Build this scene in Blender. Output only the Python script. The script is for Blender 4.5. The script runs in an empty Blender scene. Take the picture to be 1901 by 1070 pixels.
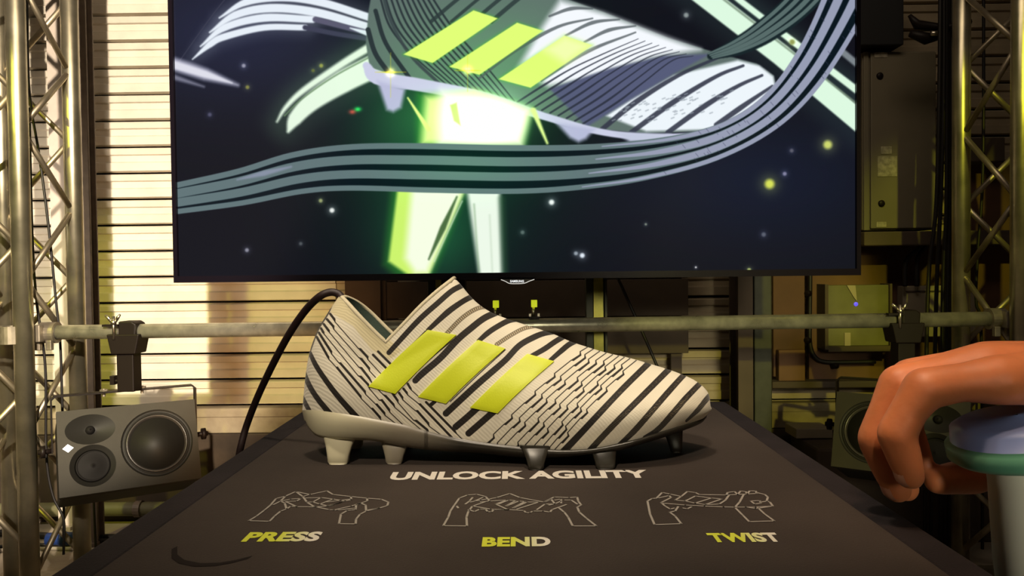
import bpy, bmesh, math, random
import numpy as np
from mathutils import Vector, Matrix
random.seed(7)
rng = np.random.default_rng(7)
S = bpy.context.scene
C = S.collection
# ------------------------------------------------------------------ camera
F = 1450.0; CX, CY = 950.5, 535.0
CAMZ = 0.95
roll = 0.0113
# world +Y vanishes at photo point (965,501): solve the forward vector
def cam_axes():
    a = (965 - CX) / F; b = (CY - 501) / F       # +Y in camera coordinates (right, up, forward) ~ (a, b, 1)
    yaw = math.atan(a); pitch = math.atan(b)
    fwd = Vector((-math.sin(yaw) * math.cos(pitch), math.cos(yaw) * math.cos(pitch), -math.sin(pitch)))
    r0 = fwd.cross(Vector((0, 0, 1))).normalized(); u0 = r0.cross(fwd).normalized()
    r = r0 * math.cos(roll) - u0 * math.sin(roll)
    u = r0 * math.sin(roll) + u0 * math.cos(roll)
    return r, u, fwd
R_, U_, F_ = cam_axes()
CP = Vector((0, 0, CAMZ))
cam = bpy.data.cameras.new('camera'); co = bpy.data.objects.new('camera', cam); C.objects.link(co)
m = Matrix.Identity(4)
for i in range(3):
    m[i][0] = R_[i]; m[i][1] = U_[i]; m[i][2] = -F_[i]; m[i][3] = CP[i]
co.matrix_world = m
cam.sensor_fit = 'HORIZONTAL'; cam.sensor_width = 36; cam.lens = 36 * F / 1901
cam.clip_start = 0.01
S.camera = co
# ------------------------------------------------------------------ world, lights, exposure
S.view_settings.view_transform = 'Standard'; S.view_settings.look = 'None'
S.view_settings.exposure = 0; S.view_settings.gamma = 1; S.view_settings.use_curve_mapping = False
w = bpy.data.worlds.new('world'); S.world = w; w.use_nodes = True
w.node_tree.nodes['Background'].inputs[0].default_value = (1.0, 0.80, 0.58, 1)
w.node_tree.nodes['Background'].inputs[1].default_value = 0.016
def aim(o, loc, tgt):
    o.location = loc
    o.rotation_euler = (Vector(tgt) - Vector(loc)).to_track_quat('-Z', 'Y').to_euler()
def spot(name, loc, tgt, power, col, angle, blend, size):
    l = bpy.data.lights.new(name, 'SPOT'); l.energy = power; l.color = col
    l.spot_size = math.radians(angle); l.spot_blend = blend; l.shadow_soft_size = size
    o = bpy.data.objects.new(name, l); C.objects.link(o); aim(o, loc, tgt); return o
def area(name, loc, tgt, power, col, sx, sy):
    l = bpy.data.lights.new(name, 'AREA'); l.shape = 'RECTANGLE'; l.size = sx; l.size_y = sy
    l.energy = power; l.color = col
    o = bpy.data.objects.new(name, l); C.objects.link(o); aim(o, loc, tgt); return o
spot('wall_wash_lamp', (1.10, -4.0, 3.30), (-1.95, 3.0, 1.10), 3900, (1.0, 0.84, 0.64), 19, 0.30, 0.05)
spot('boot_lamp', (-0.12, 0.25, 2.5), (0.0, 0.58, 0.85), 62, (1.0, 0.83, 0.62), 24, 0.7, 0.06)
spot('boot_front_lamp', (-0.3, -1.2, 2.65), (0.0, 0.58, 0.92), 150, (1.0, 0.84, 0.64), 12, 0.5, 0.08)
spot('floor_wash_lamp', (0.62, -3.0, 2.22), (0.80, 3.0, 0.62), 430, (0.88, 0.80, 0.10), 12, 0.4, 0.04)
spot('left_tower_lamp', (-2.3, -0.8, 2.7), (-1.50, 2.13, 1.0), 230, (0.85, 0.85, 0.05), 20, 0.6, 0.03)
spot('right_tower_lamp', (0.95, -0.8, 2.7), (1.45, 2.13, 1.25), 190, (0.85, 0.85, 0.05), 15, 0.6, 0.03)
spot('orange_lamp', (-0.45, 1.45, 0.30), (-1.02, 3.0, 0.82), 40, (1.0, 0.52, 0.20), 44, 0.9, 0.15)
spot('bar_fill', (-0.95, -2.6, 1.72), (-0.72, 2.2, 0.74), 260, (1.0, 0.88, 0.60), 9, 0.5, 0.40)  # added fill with no visible source, brightens the left of the bar
spot('bar_fill_right', (0.98, -2.6, 1.70), (0.60, 2.2, 0.74), 520, (1.0, 0.90, 0.62), 12.0, 0.5, 0.45)  # second added fill, puts shine on the right of the bar
spot('left_wall_fill', (-2.35, 2.1, 1.0), (-1.80, 3.0, 0.85), 34, (1.0, 0.85, 0.66), 95, 0.7, 0.08)  # added light behind the left truss, source unseen, brightens the cladding there
area('overhead_bank', (0.2, 0.6, 3.3), (0.2, 2.6, 0.8), 16, (1.0, 0.80, 0.58), 2.0, 0.6)
spot('hand_lamp', (0.15, 0.1, 2.1), (0.31, 0.46, 0.88), 26, (1.0, 0.62, 0.36), 20, 0.5, 0.06)
spot('bottle_fill', (0.52, -0.9, 1.02), (0.33, 0.43, 0.80), 30, (1.0, 0.95, 0.80), 9, 0.6, 0.06)  # added fill to whiten the bottle in the shade of the hand

def at(px, py, Y):
    d = F_ * F + R_ * (px - CX) + U_ * (CY - py)
    return CP + d * (Y / d.y)
def onz(px, py, Z):
    d = F_ * F + R_ * (px - CX) + U_ * (CY - py)
    return CP + d * ((Z - CP.z) / d.z)

# ------------------------------------------------------------------ materials
def mat(name, col, rough=0.6, metal=0.0, noise=0.0, nscale=30, bump=0.0, bscale=200, emit=None, estr=1.0, spec=0.5, trans=0.0, sss=0.0, col2=None, rvar=0.0):
    m = bpy.data.materials.new(name); m.use_nodes = True
    nt = m.node_tree; b = nt.nodes['Principled BSDF']
    b.inputs['Roughness'].default_value = rough; b.inputs['Metallic'].default_value = metal
    b.inputs['Specular IOR Level'].default_value = spec
    b.inputs['Base Color'].default_value = (*col, 1)
    b.inputs['Transmission Weight'].default_value = trans
    if sss:
        b.inputs['Subsurface Weight'].default_value = sss; b.inputs['Subsurface Radius'].default_value = (0.02, 0.008, 0.004)
        b.inputs['Subsurface Scale'].default_value = 0.5
    tc = nt.nodes.new('ShaderNodeTexCoord')
    if noise or col2:
        n = nt.nodes.new('ShaderNodeTexNoise'); n.inputs['Scale'].default_value = nscale; n.inputs['Detail'].default_value = 5
        nt.links.new(tc.outputs['Object'], n.inputs['Vector'])
        r = nt.nodes.new('ShaderNodeValToRGB'); nt.links.new(n.outputs['Fac'], r.inputs[0])
        c2 = col2 if col2 else tuple(min(1, c * (1 + noise)) for c in col)
        c1 = col if col2 else tuple(c * (1 - noise) for c in col)
        r.color_ramp.elements[0].position = 0.35; r.color_ramp.elements[0].color = (*c1, 1)
        r.color_ramp.elements[1].position = 0.65; r.color_ramp.elements[1].color = (*c2, 1)
        nt.links.new(r.outputs[0], b.inputs['Base Color'])
        if rvar:
            mr = nt.nodes.new('ShaderNodeMapRange'); mr.inputs[3].default_value = rough - rvar; mr.inputs[4].default_value = rough + rvar
            nt.links.new(n.outputs['Fac'], mr.inputs[0]); nt.links.new(mr.outputs[0], b.inputs['Roughness'])
    if bump:
        n2 = nt.nodes.new('ShaderNodeTexNoise'); n2.inputs['Scale'].default_value = bscale; n2.inputs['Detail'].default_value = 3
        nt.links.new(tc.outputs['Object'], n2.inputs['Vector'])
        bp = nt.nodes.new('ShaderNodeBump'); bp.inputs['Strength'].default_value = bump; bp.inputs['Distance'].default_value = 0.002
        nt.links.new(n2.outputs['Fac'], bp.inputs['Height']); nt.links.new(bp.outputs[0], b.inputs['Normal'])
    if emit:
        b.inputs['Emission Color'].default_value = (*emit, 1); b.inputs['Emission Strength'].default_value = estr
    return m
def srgb(r, g, b):
    f = lambda c: (c / 255 / 12.92) if c <= 10 else ((c / 255 + 0.055) / 1.055) ** 2.4
    return (f(r), f(g), f(b))
M_ALU = mat('truss aluminium', (0.50, 0.46, 0.34), 0.33, 0.9, noise=0.18, nscale=14, rvar=0.05)
M_BRACE = mat('brace aluminium', (0.44, 0.38, 0.28), 0.45, 0.9, noise=0.15, nscale=20)
M_BAR = mat('scaffold steel', (0.80, 0.78, 0.64), 0.30, 0.8, noise=0.2, nscale=25, rvar=0.08)
M_CLAMP = mat('cast clamp', (0.33, 0.29, 0.23), 0.5, 0.7, noise=0.2)
M_BLACK = mat('black paint', (0.018, 0.014, 0.013), 0.45, noise=0.2)
M_BLKMETAL = mat('black metal', (0.010, 0.006, 0.005), 0.5, 0.0, spec=.25)
M_RUBBER = mat('black cable', (0.012, 0.010, 0.010), 0.5)
M_ZINC = mat('zinc', (0.75, 0.70, 0.58), 0.3, 1.0)
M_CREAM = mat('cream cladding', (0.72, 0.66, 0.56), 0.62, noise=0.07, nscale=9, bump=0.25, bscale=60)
M_CREAM2 = mat('tan cladding', (0.38, 0.31, 0.21), 0.7, noise=0.15, nscale=6, bump=0.3, bscale=60)  # darker tan than the cream boards
M_COL = mat('brown stanchion', (0.16, 0.12, 0.09), 0.6, noise=0.15)
M_STRIP = mat('pale upright', (0.62, 0.54, 0.48), 0.6, noise=0.05)
M_BASEW = mat('peeling lower wall', (0.14, 0.10, 0.065), 0.85, col2=(0.36, 0.30, 0.20), nscale=5, bump=0.6, bscale=40)
M_FLOOR = mat('worn floor', (0.30, 0.25, 0.20), 0.8, col2=(0.50, 0.44, 0.36), nscale=4, bump=0.3, bscale=80)
M_DARKPANEL = mat('dark backing', (0.085, 0.062, 0.045), 0.8, noise=0.3, nscale=3)
M_PLY = mat('brown board', (0.12, 0.06, 0.03), 0.75, noise=0.25, nscale=5)
M_PLY2 = mat('orange board', (0.19, 0.095, 0.04), 0.7, noise=0.2, nscale=5)
M_CABI = mat('enclosure paint', (0.20, 0.175, 0.12), 0.5, noise=0.08, nscale=4)
M_LABEL = mat('paper label', (0.40, 0.36, 0.27), 0.7, noise=0.3, nscale=60)
M_OLIVE = mat('olive post', (0.05, 0.053, 0.035), 0.55, 0.2, noise=0.15)
M_BOX1 = mat('olive hatch', (0.14, 0.135, 0.06), 0.5, noise=0.25, nscale=6)
M_BOX2 = mat('grey hatch', (0.36, 0.31, 0.23), 0.5, noise=0.1, nscale=6)
M_SPK = mat('speaker grey', (0.036, 0.032, 0.023), 0.6, spec=.3, noise=0.05, bump=0.15, bscale=600)  # grey darkened to stand in for shade on the speakers
M_SPKD = mat('speaker dark', (0.013, 0.012, 0.010), 0.55, spec=.3, bump=0.1, bscale=500)
M_CONE = mat('speaker cone', (0.010, 0.009, 0.009), 0.6, spec=.12)
M_SURR = mat('rubber surround', (0.045, 0.04, 0.036), 0.3)
M_LED = mat('white badge light', (1, 1, 1), 0.5, emit=(1, 0.97, 0.95), estr=1.6)
M_TABLE = mat('printed black cloth', (0.040, 0.031, 0.026), 0.9, noise=0.2, nscale=7, bump=0.3, bscale=900, spec=.15)
M_EDGE = mat('black edge cloth', (0.014, 0.010, 0.011), 0.85, noise=0.2, bump=0.3, bscale=900, spec=.2)
M_WHITEP = mat('white print', (0.62, 0.58, 0.52), 0.6)
M_GREYP = mat('grey print line', (0.27, 0.245, 0.215), 0.6)
M_NEON = mat('neon panel', (0.70, 0.80, 0.020), 0.45, emit=None, bump=0.05, bscale=800)
M_CREAMCLOTH = mat('cream lining edge', (0.66, 0.60, 0.42), 0.7, bump=0.2, bscale=900)
M_TEAL = mat('teal lining', (0.10, 0.15, 0.12), 0.8, bump=0.2, bscale=900)
M_SKIN = mat('skin', (0.62, 0.20, 0.075), 0.5, noise=0.14, nscale=30, sss=0.15, bump=0.3, bscale=90)
M_NAIL = mat('nail', (0.75, 0.36, 0.24), 0.3)
M_BLUE = mat('blue plastic', (0.02, 0.05, 0.22), 0.4)
M_YCAP = mat('yellow cap', (0.75, 0.85, 0.02), 0.4, emit=(0.75, 0.85, 0.02), estr=0.55)  # glow put into the plastic, the cap is no lamp
M_TUMB = mat('white plastic', (0.68, 0.66, 0.55), 0.5)
M_TEALRIM = mat('green rim', (0.14, 0.40, 0.26), 0.4)
M_BLUERIM = mat('blue rim', (0.22, 0.30, 0.62), 0.4)
M_SLEEVE = mat('grey sleeve cloth', (0.09, 0.085, 0.08), 0.8, bump=0.4, bscale=300)

# ------------------------------------------------------------------ helpers
def tag(o, label=None, cat=None, group=None, kind=None):
    if label: o['label'] = label
    if cat: o['category'] = cat
    if group: o['group'] = group
    if kind: o['kind'] = kind
    return o
def mk(name, vf, mt, parent=None, smooth=False, bevel=0, label=None):
    v, f = vf
    me = bpy.data.meshes.new(name); me.from_pydata([tuple(p) for p in v], [], f); me.update()
    mats = mt if isinstance(mt, (list, tuple)) else [mt]
    for q in mats: me.materials.append(q)
    if smooth:
        me.polygons.foreach_set('use_smooth', [True] * len(me.polygons))
    o = bpy.data.objects.new(name, me); C.objects.link(o)
    if parent:
        o.parent = parent; o.matrix_parent_inverse = Matrix.Translation(-parent.location)
    if bevel:
        b = o.modifiers.new('bevel', 'BEVEL'); b.width = bevel; b.segments = 2; b.limit_method = 'ANGLE'
    if label: o['label'] = label
    return o
def empty(name, loc, label, cat, group=None):
    o = bpy.data.objects.new(name, None); C.objects.link(o); o.location = loc; o.empty_display_size = .05
    return tag(o, label, cat, group)
def join(*vfs):
    V = []; Fc = []
    for v, f in vfs:
        n = len(V); V += [tuple(p) for p in v]; Fc += [tuple(i + n for i in q) for q in f]
    return V, Fc
def box(x0, x1, y0, y1, z0, z1):
    v = [(x, y, z) for x in (x0, x1) for y in (y0, y1) for z in (z0, z1)]
    return v, [(0, 1, 3, 2), (4, 6, 7, 5), (0, 4, 5, 1), (2, 3, 7, 6), (0, 2, 6, 4), (1, 5, 7, 3)]
def pbox(px0, py0, px1, py1, Y, depth):
    a = at(px0, py0, Y); b = at(px1, py1, Y)
    return box(min(a.x, b.x), max(a.x, b.x), Y, Y + depth, min(a.z, b.z), max(a.z, b.z))
def spline(pts, n=8):
    P = [Vector(p) for p in pts]
    if len(P) < 3: return P
    Q = [P[0] * 2 - P[1]] + P + [P[-1] * 2 - P[-2]]
    out = []
    for i in range(1, len(Q) - 2):
        for k in range(n):
            t = k / n
            out.append(0.5 * ((2 * Q[i]) + (Q[i + 1] - Q[i - 1]) * t + (2 * Q[i - 1] - 5 * Q[i] + 4 * Q[i + 1] - Q[i + 2]) * t * t + (-Q[i - 1] + 3 * Q[i] - 3 * Q[i + 1] + Q[i + 2]) * t ** 3))
    out.append(P[-1]); return out
def tube(pts, r, n=10, cap=True):
    P = [Vector(p) for p in pts]; V = []; Fc = []
    rs = r if isinstance(r, (list, tuple)) else [r] * len(P)
    up = None
    for i, p in enumerate(P):
        d = (P[min(i + 1, len(P) - 1)] - P[max(i - 1, 0)]).normalized()
        if up is None:
            up = d.orthogonal().normalized()
        up = (up - d * up.dot(d)).normalized(); s = d.cross(up)
        for k in range(n):
            a = 2 * math.pi * k / n
            V.append(p + (up * math.cos(a) + s * math.sin(a)) * rs[i])
    for i in range(len(P) - 1):
        for k in range(n):
            k2 = (k + 1) % n
            Fc.append((i * n + k, i * n + k2, (i + 1) * n + k2, (i + 1) * n + k))
    if cap:
        Fc.append(tuple(range(n))[::-1]); Fc.append(tuple((len(P) - 1) * n + k for k in range(n)))
    return V, Fc
def cyl(a, b, r, n=16): return tube([a, b], r, n)
def xf(vf, M): return [M @ Vector(p) for p in vf[0]], vf[1]
def lathe(prof, n=32, sx=1.0, sz=1.0, front=True):
    """profile (radius, y) turned about the Y axis"""
    V = []; Fc = []
    for (r, y) in prof:
        for k in range(n):
            a = 2 * math.pi * k / n; V.append((r * math.cos(a) * sx, y, r * math.sin(a) * sz))
    for i in range(len(prof) - 1):
        for k in range(n):
            k2 = (k + 1) % n; Fc.append((i * n + k, i * n + k2, (i + 1) * n + k2, (i + 1) * n + k))
    if front: Fc.append(tuple(range(n)))
    Fc.append(tuple((len(prof) - 1) * n + k for k in range(n))[::-1])
    return V, Fc
def prism(pts, y0, y1):
    """side outline (x,z) given thickness in y"""
    n = len(pts)
    V = [(p[0], y0, p[1]) for p in pts] + [(p[0], y1, p[1]) for p in pts]
    Fc = [tuple(range(n)), tuple(range(n, 2 * n))[::-1]] + [(i, i + n, (i + 1) % n + n, (i + 1) % n) for i in range(n)]
    return V, Fc

# ------------------------------------------------------------------ 2-D painter (for flat print, the screen and the knit)
class Canvas:
    def __init__(s, x0, y0, x1, y1, k, col):
        s.x0, s.y0, s.k = x0, y0, k
        s.w = int((x1 - x0) * k); s.h = int((y1 - y0) * k)
        s.a = np.zeros((s.h, s.w, 3), np.float32); s.a[:] = np.array(col, np.float32) / 255
    def _win(s, P, pad):
        lo = (P.min(0) - pad - (s.x0, s.y0)) * s.k; hi = (P.max(0) + pad - (s.x0, s.y0)) * s.k
        a, b = max(0, int(lo[0])), min(s.w, int(hi[0]) + 2); c, d = max(0, int(lo[1])), min(s.h, int(hi[1]) + 2)
        if a >= b or c >= d: return None
        X, Y = np.meshgrid((np.arange(a, b) + .5) / s.k + s.x0, (np.arange(c, d) + .5) / s.k + s.y0)
        return slice(c, d), slice(a, b), X.astype(np.float32), Y.astype(np.float32)
    def _mix(s, w, al, col, add):
        c = np.array(col, np.float32) / 255; v = s.a[w[0], w[1]]
        al = al[..., None]
        if add: s.a[w[0], w[1]] = v + c * al
        else: s.a[w[0], w[1]] = v * (1 - al) + c * al
    def stroke(s, pts, wd, col, al=1, soft=.6, add=False, smooth=True):
        P = np.array([tuple(p) for p in (spline([(x, y, 0) for x, y in pts], 7) if smooth and len(pts) > 2 else [(x, y, 0) for x, y in pts])])[:, :2]
        n = len(P); wd = wd if isinstance(wd, (list, tuple)) else [wd, wd]
        W = np.interp(np.linspace(0, 1, n), np.linspace(0, 1, len(wd)), wd) / 2
        w = s._win(P, max(W) + soft * 2)
        if w is None: return
        best = np.full(w[2].shape, 1e9, np.float32)
        for i in range(n - 1):
            d = P[i + 1] - P[i]; L = float(d @ d) + 1e-9
            t = np.clip(((w[2] - P[i][0]) * d[0] + (w[3] - P[i][1]) * d[1]) / L, 0, 1)
            ds = np.hypot(w[2] - P[i][0] - t * d[0], w[3] - P[i][1] - t * d[1]) - (W[i] + t * (W[i + 1] - W[i]))
            best = np.minimum(best, ds)
        a = np.clip(.5 - best / (2 * soft), 0, 1); a = a * a * (3 - 2 * a)
        s._mix(w, a * al, col, add)
    def poly(s, pts, col, al=1, soft=.6, add=False):
        P = np.array(pts, float); w = s._win(P, soft * 2)
        if w is None: return
        best = np.full(w[2].shape, 1e9, np.float32); ins = np.zeros(w[2].shape, bool)
        for i in range(len(P)):
            p = P[i]; q = P[(i + 1) % len(P)]; d = q - p; L = float(d @ d) + 1e-9
            t = np.clip(((w[2] - p[0]) * d[0] + (w[3] - p[1]) * d[1]) / L, 0, 1)
            best = np.minimum(best, np.hypot(w[2] - p[0] - t * d[0], w[3] - p[1] - t * d[1]))
            if p[1] != q[1]:
                c = ((p[1] > w[3]) != (q[1] > w[3])) & (w[2] < (q[0] - p[0]) * (w[3] - p[1]) / (q[1] - p[1]) + p[0])
                ins ^= c
        sd = np.where(ins, best, -best)
        a = np.clip(.5 + sd / (2 * soft), 0, 1); a = a * a * (3 - 2 * a)
        s._mix(w, a * al, col, add)
    def glow(s, x, y, rx, ry, col, al=1):
        w = s._win(np.array([(x - 3 * rx, y - 3 * ry), (x + 3 * rx, y + 3 * ry)]), 0)
        if w is None: return
        a = np.exp(-(((w[2] - x) / rx) ** 2 + ((w[3] - y) / ry) ** 2))
        s._mix(w, a * al, col, True)
    def sample(s, X, Y):
        fx = np.clip((X - s.x0) * s.k - .5, 0, s.w - 1.001); fy = np.clip((Y - s.y0) * s.k - .5, 0, s.h - 1.001)
        ix, iy = fx.astype(int), fy.astype(int); ax, ay = (fx - ix)[..., None], (fy - iy)[..., None]
        a = s.a
        return (a[iy, ix] * (1 - ax) + a[iy, ix + 1] * ax) * (1 - ay) + (a[iy + 1, ix] * (1 - ax) + a[iy + 1, ix + 1] * ax) * ay
def make_image(name, arr):
    """arr rows run bottom to top, display values"""
    h, w_, _ = arr.shape
    im = bpy.data.images.new(name, w_, h)
    px = np.ones((h, w_, 4), np.float32); px[..., :3] = np.clip(arr, 0, 1)
    im.pixels.foreach_set(px.ravel()); im.update(); im.pack()
    return im

# ------------------------------------------------------------------ room
WY = 3.0
FLOOR = 0.0
floor = tag(mk('floor', box(-4, 4, -5.2, 3.3, -0.1, 0), M_FLOOR), 'worn pale concrete floor under the rig', kind='structure')
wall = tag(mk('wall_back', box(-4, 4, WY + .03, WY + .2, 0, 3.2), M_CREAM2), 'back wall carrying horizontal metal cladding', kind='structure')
def board(x0, x1, z0, h, mt):
    prof = [(0.030, 0), (0.030, .006 * h / .1), (.002, .010 * h / .1), (0, .040 * h / .1), (.009, .046 * h / .1), (.009, .068 * h / .1), (0, .072 * h / .1), (-.004, .092 * h / .1), (.0, .096 * h / .1), (0.030, h)]
    V = []; Fc = []; n = len(prof)
    for x in (x0, x1):
        for (y, z) in prof: V.append((x, WY + y, z0 + z))
    Fc = [(i, i + 1, i + 1 + n, i + n) for i in range(n - 1)]
    return V, Fc
zb0 = at(250, 757, WY).z
z = zb0; k = 0
pitch = 48.6 / F * WY
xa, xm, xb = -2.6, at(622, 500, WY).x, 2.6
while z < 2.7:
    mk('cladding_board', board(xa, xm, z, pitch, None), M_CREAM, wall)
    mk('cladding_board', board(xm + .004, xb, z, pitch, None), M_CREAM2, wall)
    z += pitch
# lower wall under the cladding
mk('lower_wall_band', box(-2.6, 2.6, WY - .03, WY + .03, .335, zb0 - .002), M_BASEW, wall, bevel=.004)
mk('lower_wall_band', box(-2.6, 2.6, WY - .032, WY + .03, 0, .333), mat('dark lower wall', (.035, .024, .015), .85, col2=(.075, .05, .03), nscale=6, bump=.5, bscale=30), wall, bevel=.004)
mk('wall_ledge', box(-2.6, 2.6, WY - .036, WY - .03, zb0 - .035, zb0 - .005), M_BASEW, wall, bevel=.006)
wl = tag(mk('wall_left', box(-4.1, -4, -5.2, 3.3, 0, 3.2), M_DARKPANEL), kind='structure')
wr = tag(mk('wall_right', box(4, 4.1, -5.2, 3.3, 0, 3.2), M_DARKPANEL), kind='structure')

# pale upright, stanchion
def column(name, px0, px1, Y, d, mt, ztop, label, cat='post'):
    a = at(px0, 535, Y); b = at(px1, 535, Y)
    t = empty(name, ((a.x + b.x) / 2, Y + d / 2, 0), label, cat)
    x0, x1 = a.x, b.x; wv = x1 - x0
    mk('flange', box(x0, x1, Y, Y + .008, 0.012, ztop), mt, t, bevel=.002)
    mk('flange', box(x0, x1, Y + d - .008, Y + d, 0.012, ztop), mt, t, bevel=.002)
    mk('web', box(x0 + wv * .42, x1 - wv * .42, Y + .008, Y + d - .008, 0.012, ztop), mt, t)
    mk('base_plate', box(x0 - .002, x1 + .002, Y - .02, Y + d + .01, 0, .012), mt, t)
    return t
column('steel_stanchion', 153, 170, 2.70, .05, M_COL, 3.1, 'dark brown steel stanchion right behind the left truss tower')
column('wall_upright', 97, 124, 2.88, .08, M_STRIP, 3.1, 'pale pinkish upright seen through the left truss tower')
column('black_stanchion', 640, 706, 2.75, .12, M_DARKPANEL, 3.1, 'wide black stanchion below the television, above the boot heel')
column('dark_stanchion', 1370, 1398, 2.75, .12, M_DARKPANEL, 3.1, 'narrow near-black stanchion left of the olive post')
a = at(1400, 515, 2.78); b = at(1434, 795, 2.78)
t = empty('olive_post', ((a.x + b.x) / 2, 2.75, b.z), 'square olive-grey post under the right half of the television', 'post')
mk('shaft', box(a.x, b.x, 2.78, 2.84, 0.01, 2.2), M_OLIVE, t, bevel=.004)
mk('foot_plate', box(a.x, b.x + .02, 2.76, 2.86, 0, .01), M_OLIVE, t)

# dark cloth backing behind the lower middle
t = empty('backing_panel', (0.1, 2.92, 0), 'dark brown backing board between the posts under the television', 'panel')
x0 = at(706, 600, 2.9).x; x1 = at(1278, 600, 2.9).x; zt = at(1000, 380, 2.9).z; zq = at(1280, 658, 2.9).z
nb = 4
for i in range(nb):
    h = (zt - zq) / nb
    mk('board', box(x0, x1, 2.90, 2.925, zq + h * i + .004, zq + h * (i + 1)), M_DARKPANEL, t, bevel=.002)
# battens join the boards to the floor
mk('batten', box(x0 + .02, x0 + .06, 2.925, 2.95, 0, zt), M_DARKPANEL, t)
mk('batten', box(x1 - .06, x1 - .02, 2.925, 2.95, 0, zt), M_DARKPANEL, t)
# brown boards right of the olive post
def panel(name, px0, py0, px1, py1, Y, d, mt, label, cat='panel', fr=True):
    a = at(px0, py1, Y); b = at(px1, py0, Y)
    t = empty(name, ((a.x + b.x) / 2, Y + d, a.z), label, cat)
    mk('face', box(a.x, b.x, Y, Y + d, a.z, b.z), mt, t, bevel=.003)
    return t, a, b
panel('brown_board', 1436, 455, 1494, 700, 2.92, .04, M_PLY, 'tall brown board left of the black conduit')
panel('orange_board', 1446, 650, 1495, 708, 2.885, .03, M_PLY2, 'small orange-brown board low beside the olive post')
panel('brown_sheet', 1502, 430, 1770, 715, 2.93, .03, M_PLY, 'wide brown sheet behind the grey hatches')
panel('brown_sheet', 1802, 300, 1990, 700, 2.93, .03, M_PLY, 'brown sheet behind the right truss tower')
a = at(1434, 722, 2.86); b = at(1990, 704, 2.86)
t = tag(mk('dark_beam', box(a.x, 2.2, 2.86, 2.925, a.z, b.z), M_DARKPANEL, bevel=.004), 'dark horizontal beam above the right speaker', 'beam')
a = at(1600, 457, 2.80); b = at(1765, 429, 2.80)
tag(mk('dark_shelf', box(a.x, 2.2, 2.78, 2.925, a.z, b.z), M_DARKPANEL, bevel=.004), 'dark ledge directly under the tall grey enclosure', 'shelf')
# hatches
t, a, b = panel('olive_hatch', 1536, 529, 1650, 643, 2.86, .07, M_BOX1, 'olive square hatch box seen behind the scaffold bar', 'box')
mk('lid_rim', join(box(a.x - .012, a.x, 2.85, 2.93, a.z - .012, b.z + .004), box(b.x, b.x + .008, 2.85, 2.93, a.z - .012, b.z + .004), box(a.x, b.x, 2.85, 2.93, a.z - .02, a.z)), M_DARKPANEL, t)
mk('pale_strip', prism([tuple((at(x, y, 2.86).x, at(x, y, 2.86).z)) for x, y in ((1571, 530), (1587, 530), (1590, 560), (1584, 552))], 2.855, 2.86), M_BOX2, t)  # plain pale strip on the hatch face
mk('pale_strip', prism([tuple((at(x, y, 2.86).x, at(x, y, 2.86).z)) for x, y in ((1567, 618), (1578, 618), (1578, 642), (1567, 642))], 2.855, 2.86), M_BOX2, t)
mk('indicator_light', xf(lathe([(0, -.004), (.006, -.003), (.008, 0)], 12), Matrix.Translation(at(1589, 565, 2.858))), mat('violet led', (.1, .1, .6), .4, emit=(.12, .08, .8), estr=1), t, smooth=True)
t, a, b = panel('grey_hatch', 1676, 530, 1813, 626, 2.88, .045, M_BOX2, 'beige-grey hatch box half hidden by hanging cables', 'box')
mk('lid_seam', box(a.x + .01, b.x - .01, 2.876, 2.88, b.z - .022, b.z - .017), M_DARKPANEL, t)
# ledge blocks bottom right
panel('pale_block', 1478, 796, 1546, 815, 2.80, .12, M_BOX2, 'pale ledge block left of the right speaker', 'block')
a = at(1490, 817, 2.8)
tag(mk('flight_case', box(a.x, 2.0, 2.66, 2.93, 0, a.z), M_DARKPANEL, bevel=.01), 'dark case standing under the right speaker by the wall', 'case')
# tall enclosure
Y = 2.82
a = at(1604, 428, Y); b = at(1740, 93, Y)
t = empty('electrical_enclosure', ((a.x + b.x) / 2, 2.95, a.z), 'tall grey electrical enclosure with two locks, right of the television', 'enclosure')
mk('body', box(a.x, b.x, Y + .012, 2.925, a.z, b.z), M_CABI, t, bevel=.004)
x0 = at(1617, 300, Y).x
dr = mk('door', box(x0, b.x - .004, Y, Y + .012, a.z + .006, b.z - .006), M_CABI, t, bevel=.003)
mk('hinge_strip', box(a.x + .002, x0 - .006, Y + .004, Y + .012, a.z, b.z), M_CABI, t, bevel=.002)
for (px, py) in ((1633, 141), (1636, 378)):
    c = at(px, py, Y); mk('lock', xf(lathe([(.012, 0), (.012, -.004), (.008, -.008), (0.001, -.008)], 16), Matrix.Translation(c)), M_BLKMETAL, dr, smooth=True)
for q in ((1623, 97, 1647, 107), (1635, 272, 1655, 286), (1629, 290, 1665, 328), (1627, 412, 1645, 422)):
    p0 = at(q[0], q[3], Y); p1 = at(q[2], q[1], Y)
    mk('label_plate', box(p0.x, p1.x, Y - .002, Y, p0.z, p1.z), M_LABEL, dr)
# blue-black box above
panel('dark_box', 1594, -60, 1678, 84, 2.78, .2, mat('blue black', (.014, .015, .018), .5), 'blue-black box above the tall grey enclosure', 'box')
panel('dark_box', 1800, 255, 1866, 300, 2.84, .14, M_DARKPANEL, 'small dark box seen through the right truss tower', 'box')
# pipe fitting with side arm top right
t = empty('lamp_clamp', at(1720, 55, 2.6), 'black clamp arm of a stage lamp above the grey enclosure', 'clamp')
mk('arm', tube([at(1688, 28, 2.6), at(1702, 46, 2.6), at(1755, 52, 2.6), at(1800, 40, 2.5)], [.006, .016, .012, .01], 10), M_BLKMETAL, t, smooth=True)
mk('jaw', tube([at(1690, 62, 2.6), at(1720, 72, 2.6), at(1740, 70, 2.6)], [.012, .02, .01], 10), M_BLKMETAL, t, smooth=True)
mk('bolt', cyl(at(1728, 62, 2.57), at(1744, 62, 2.57), .008, 10), M_ZINC, t, smooth=True)
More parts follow.
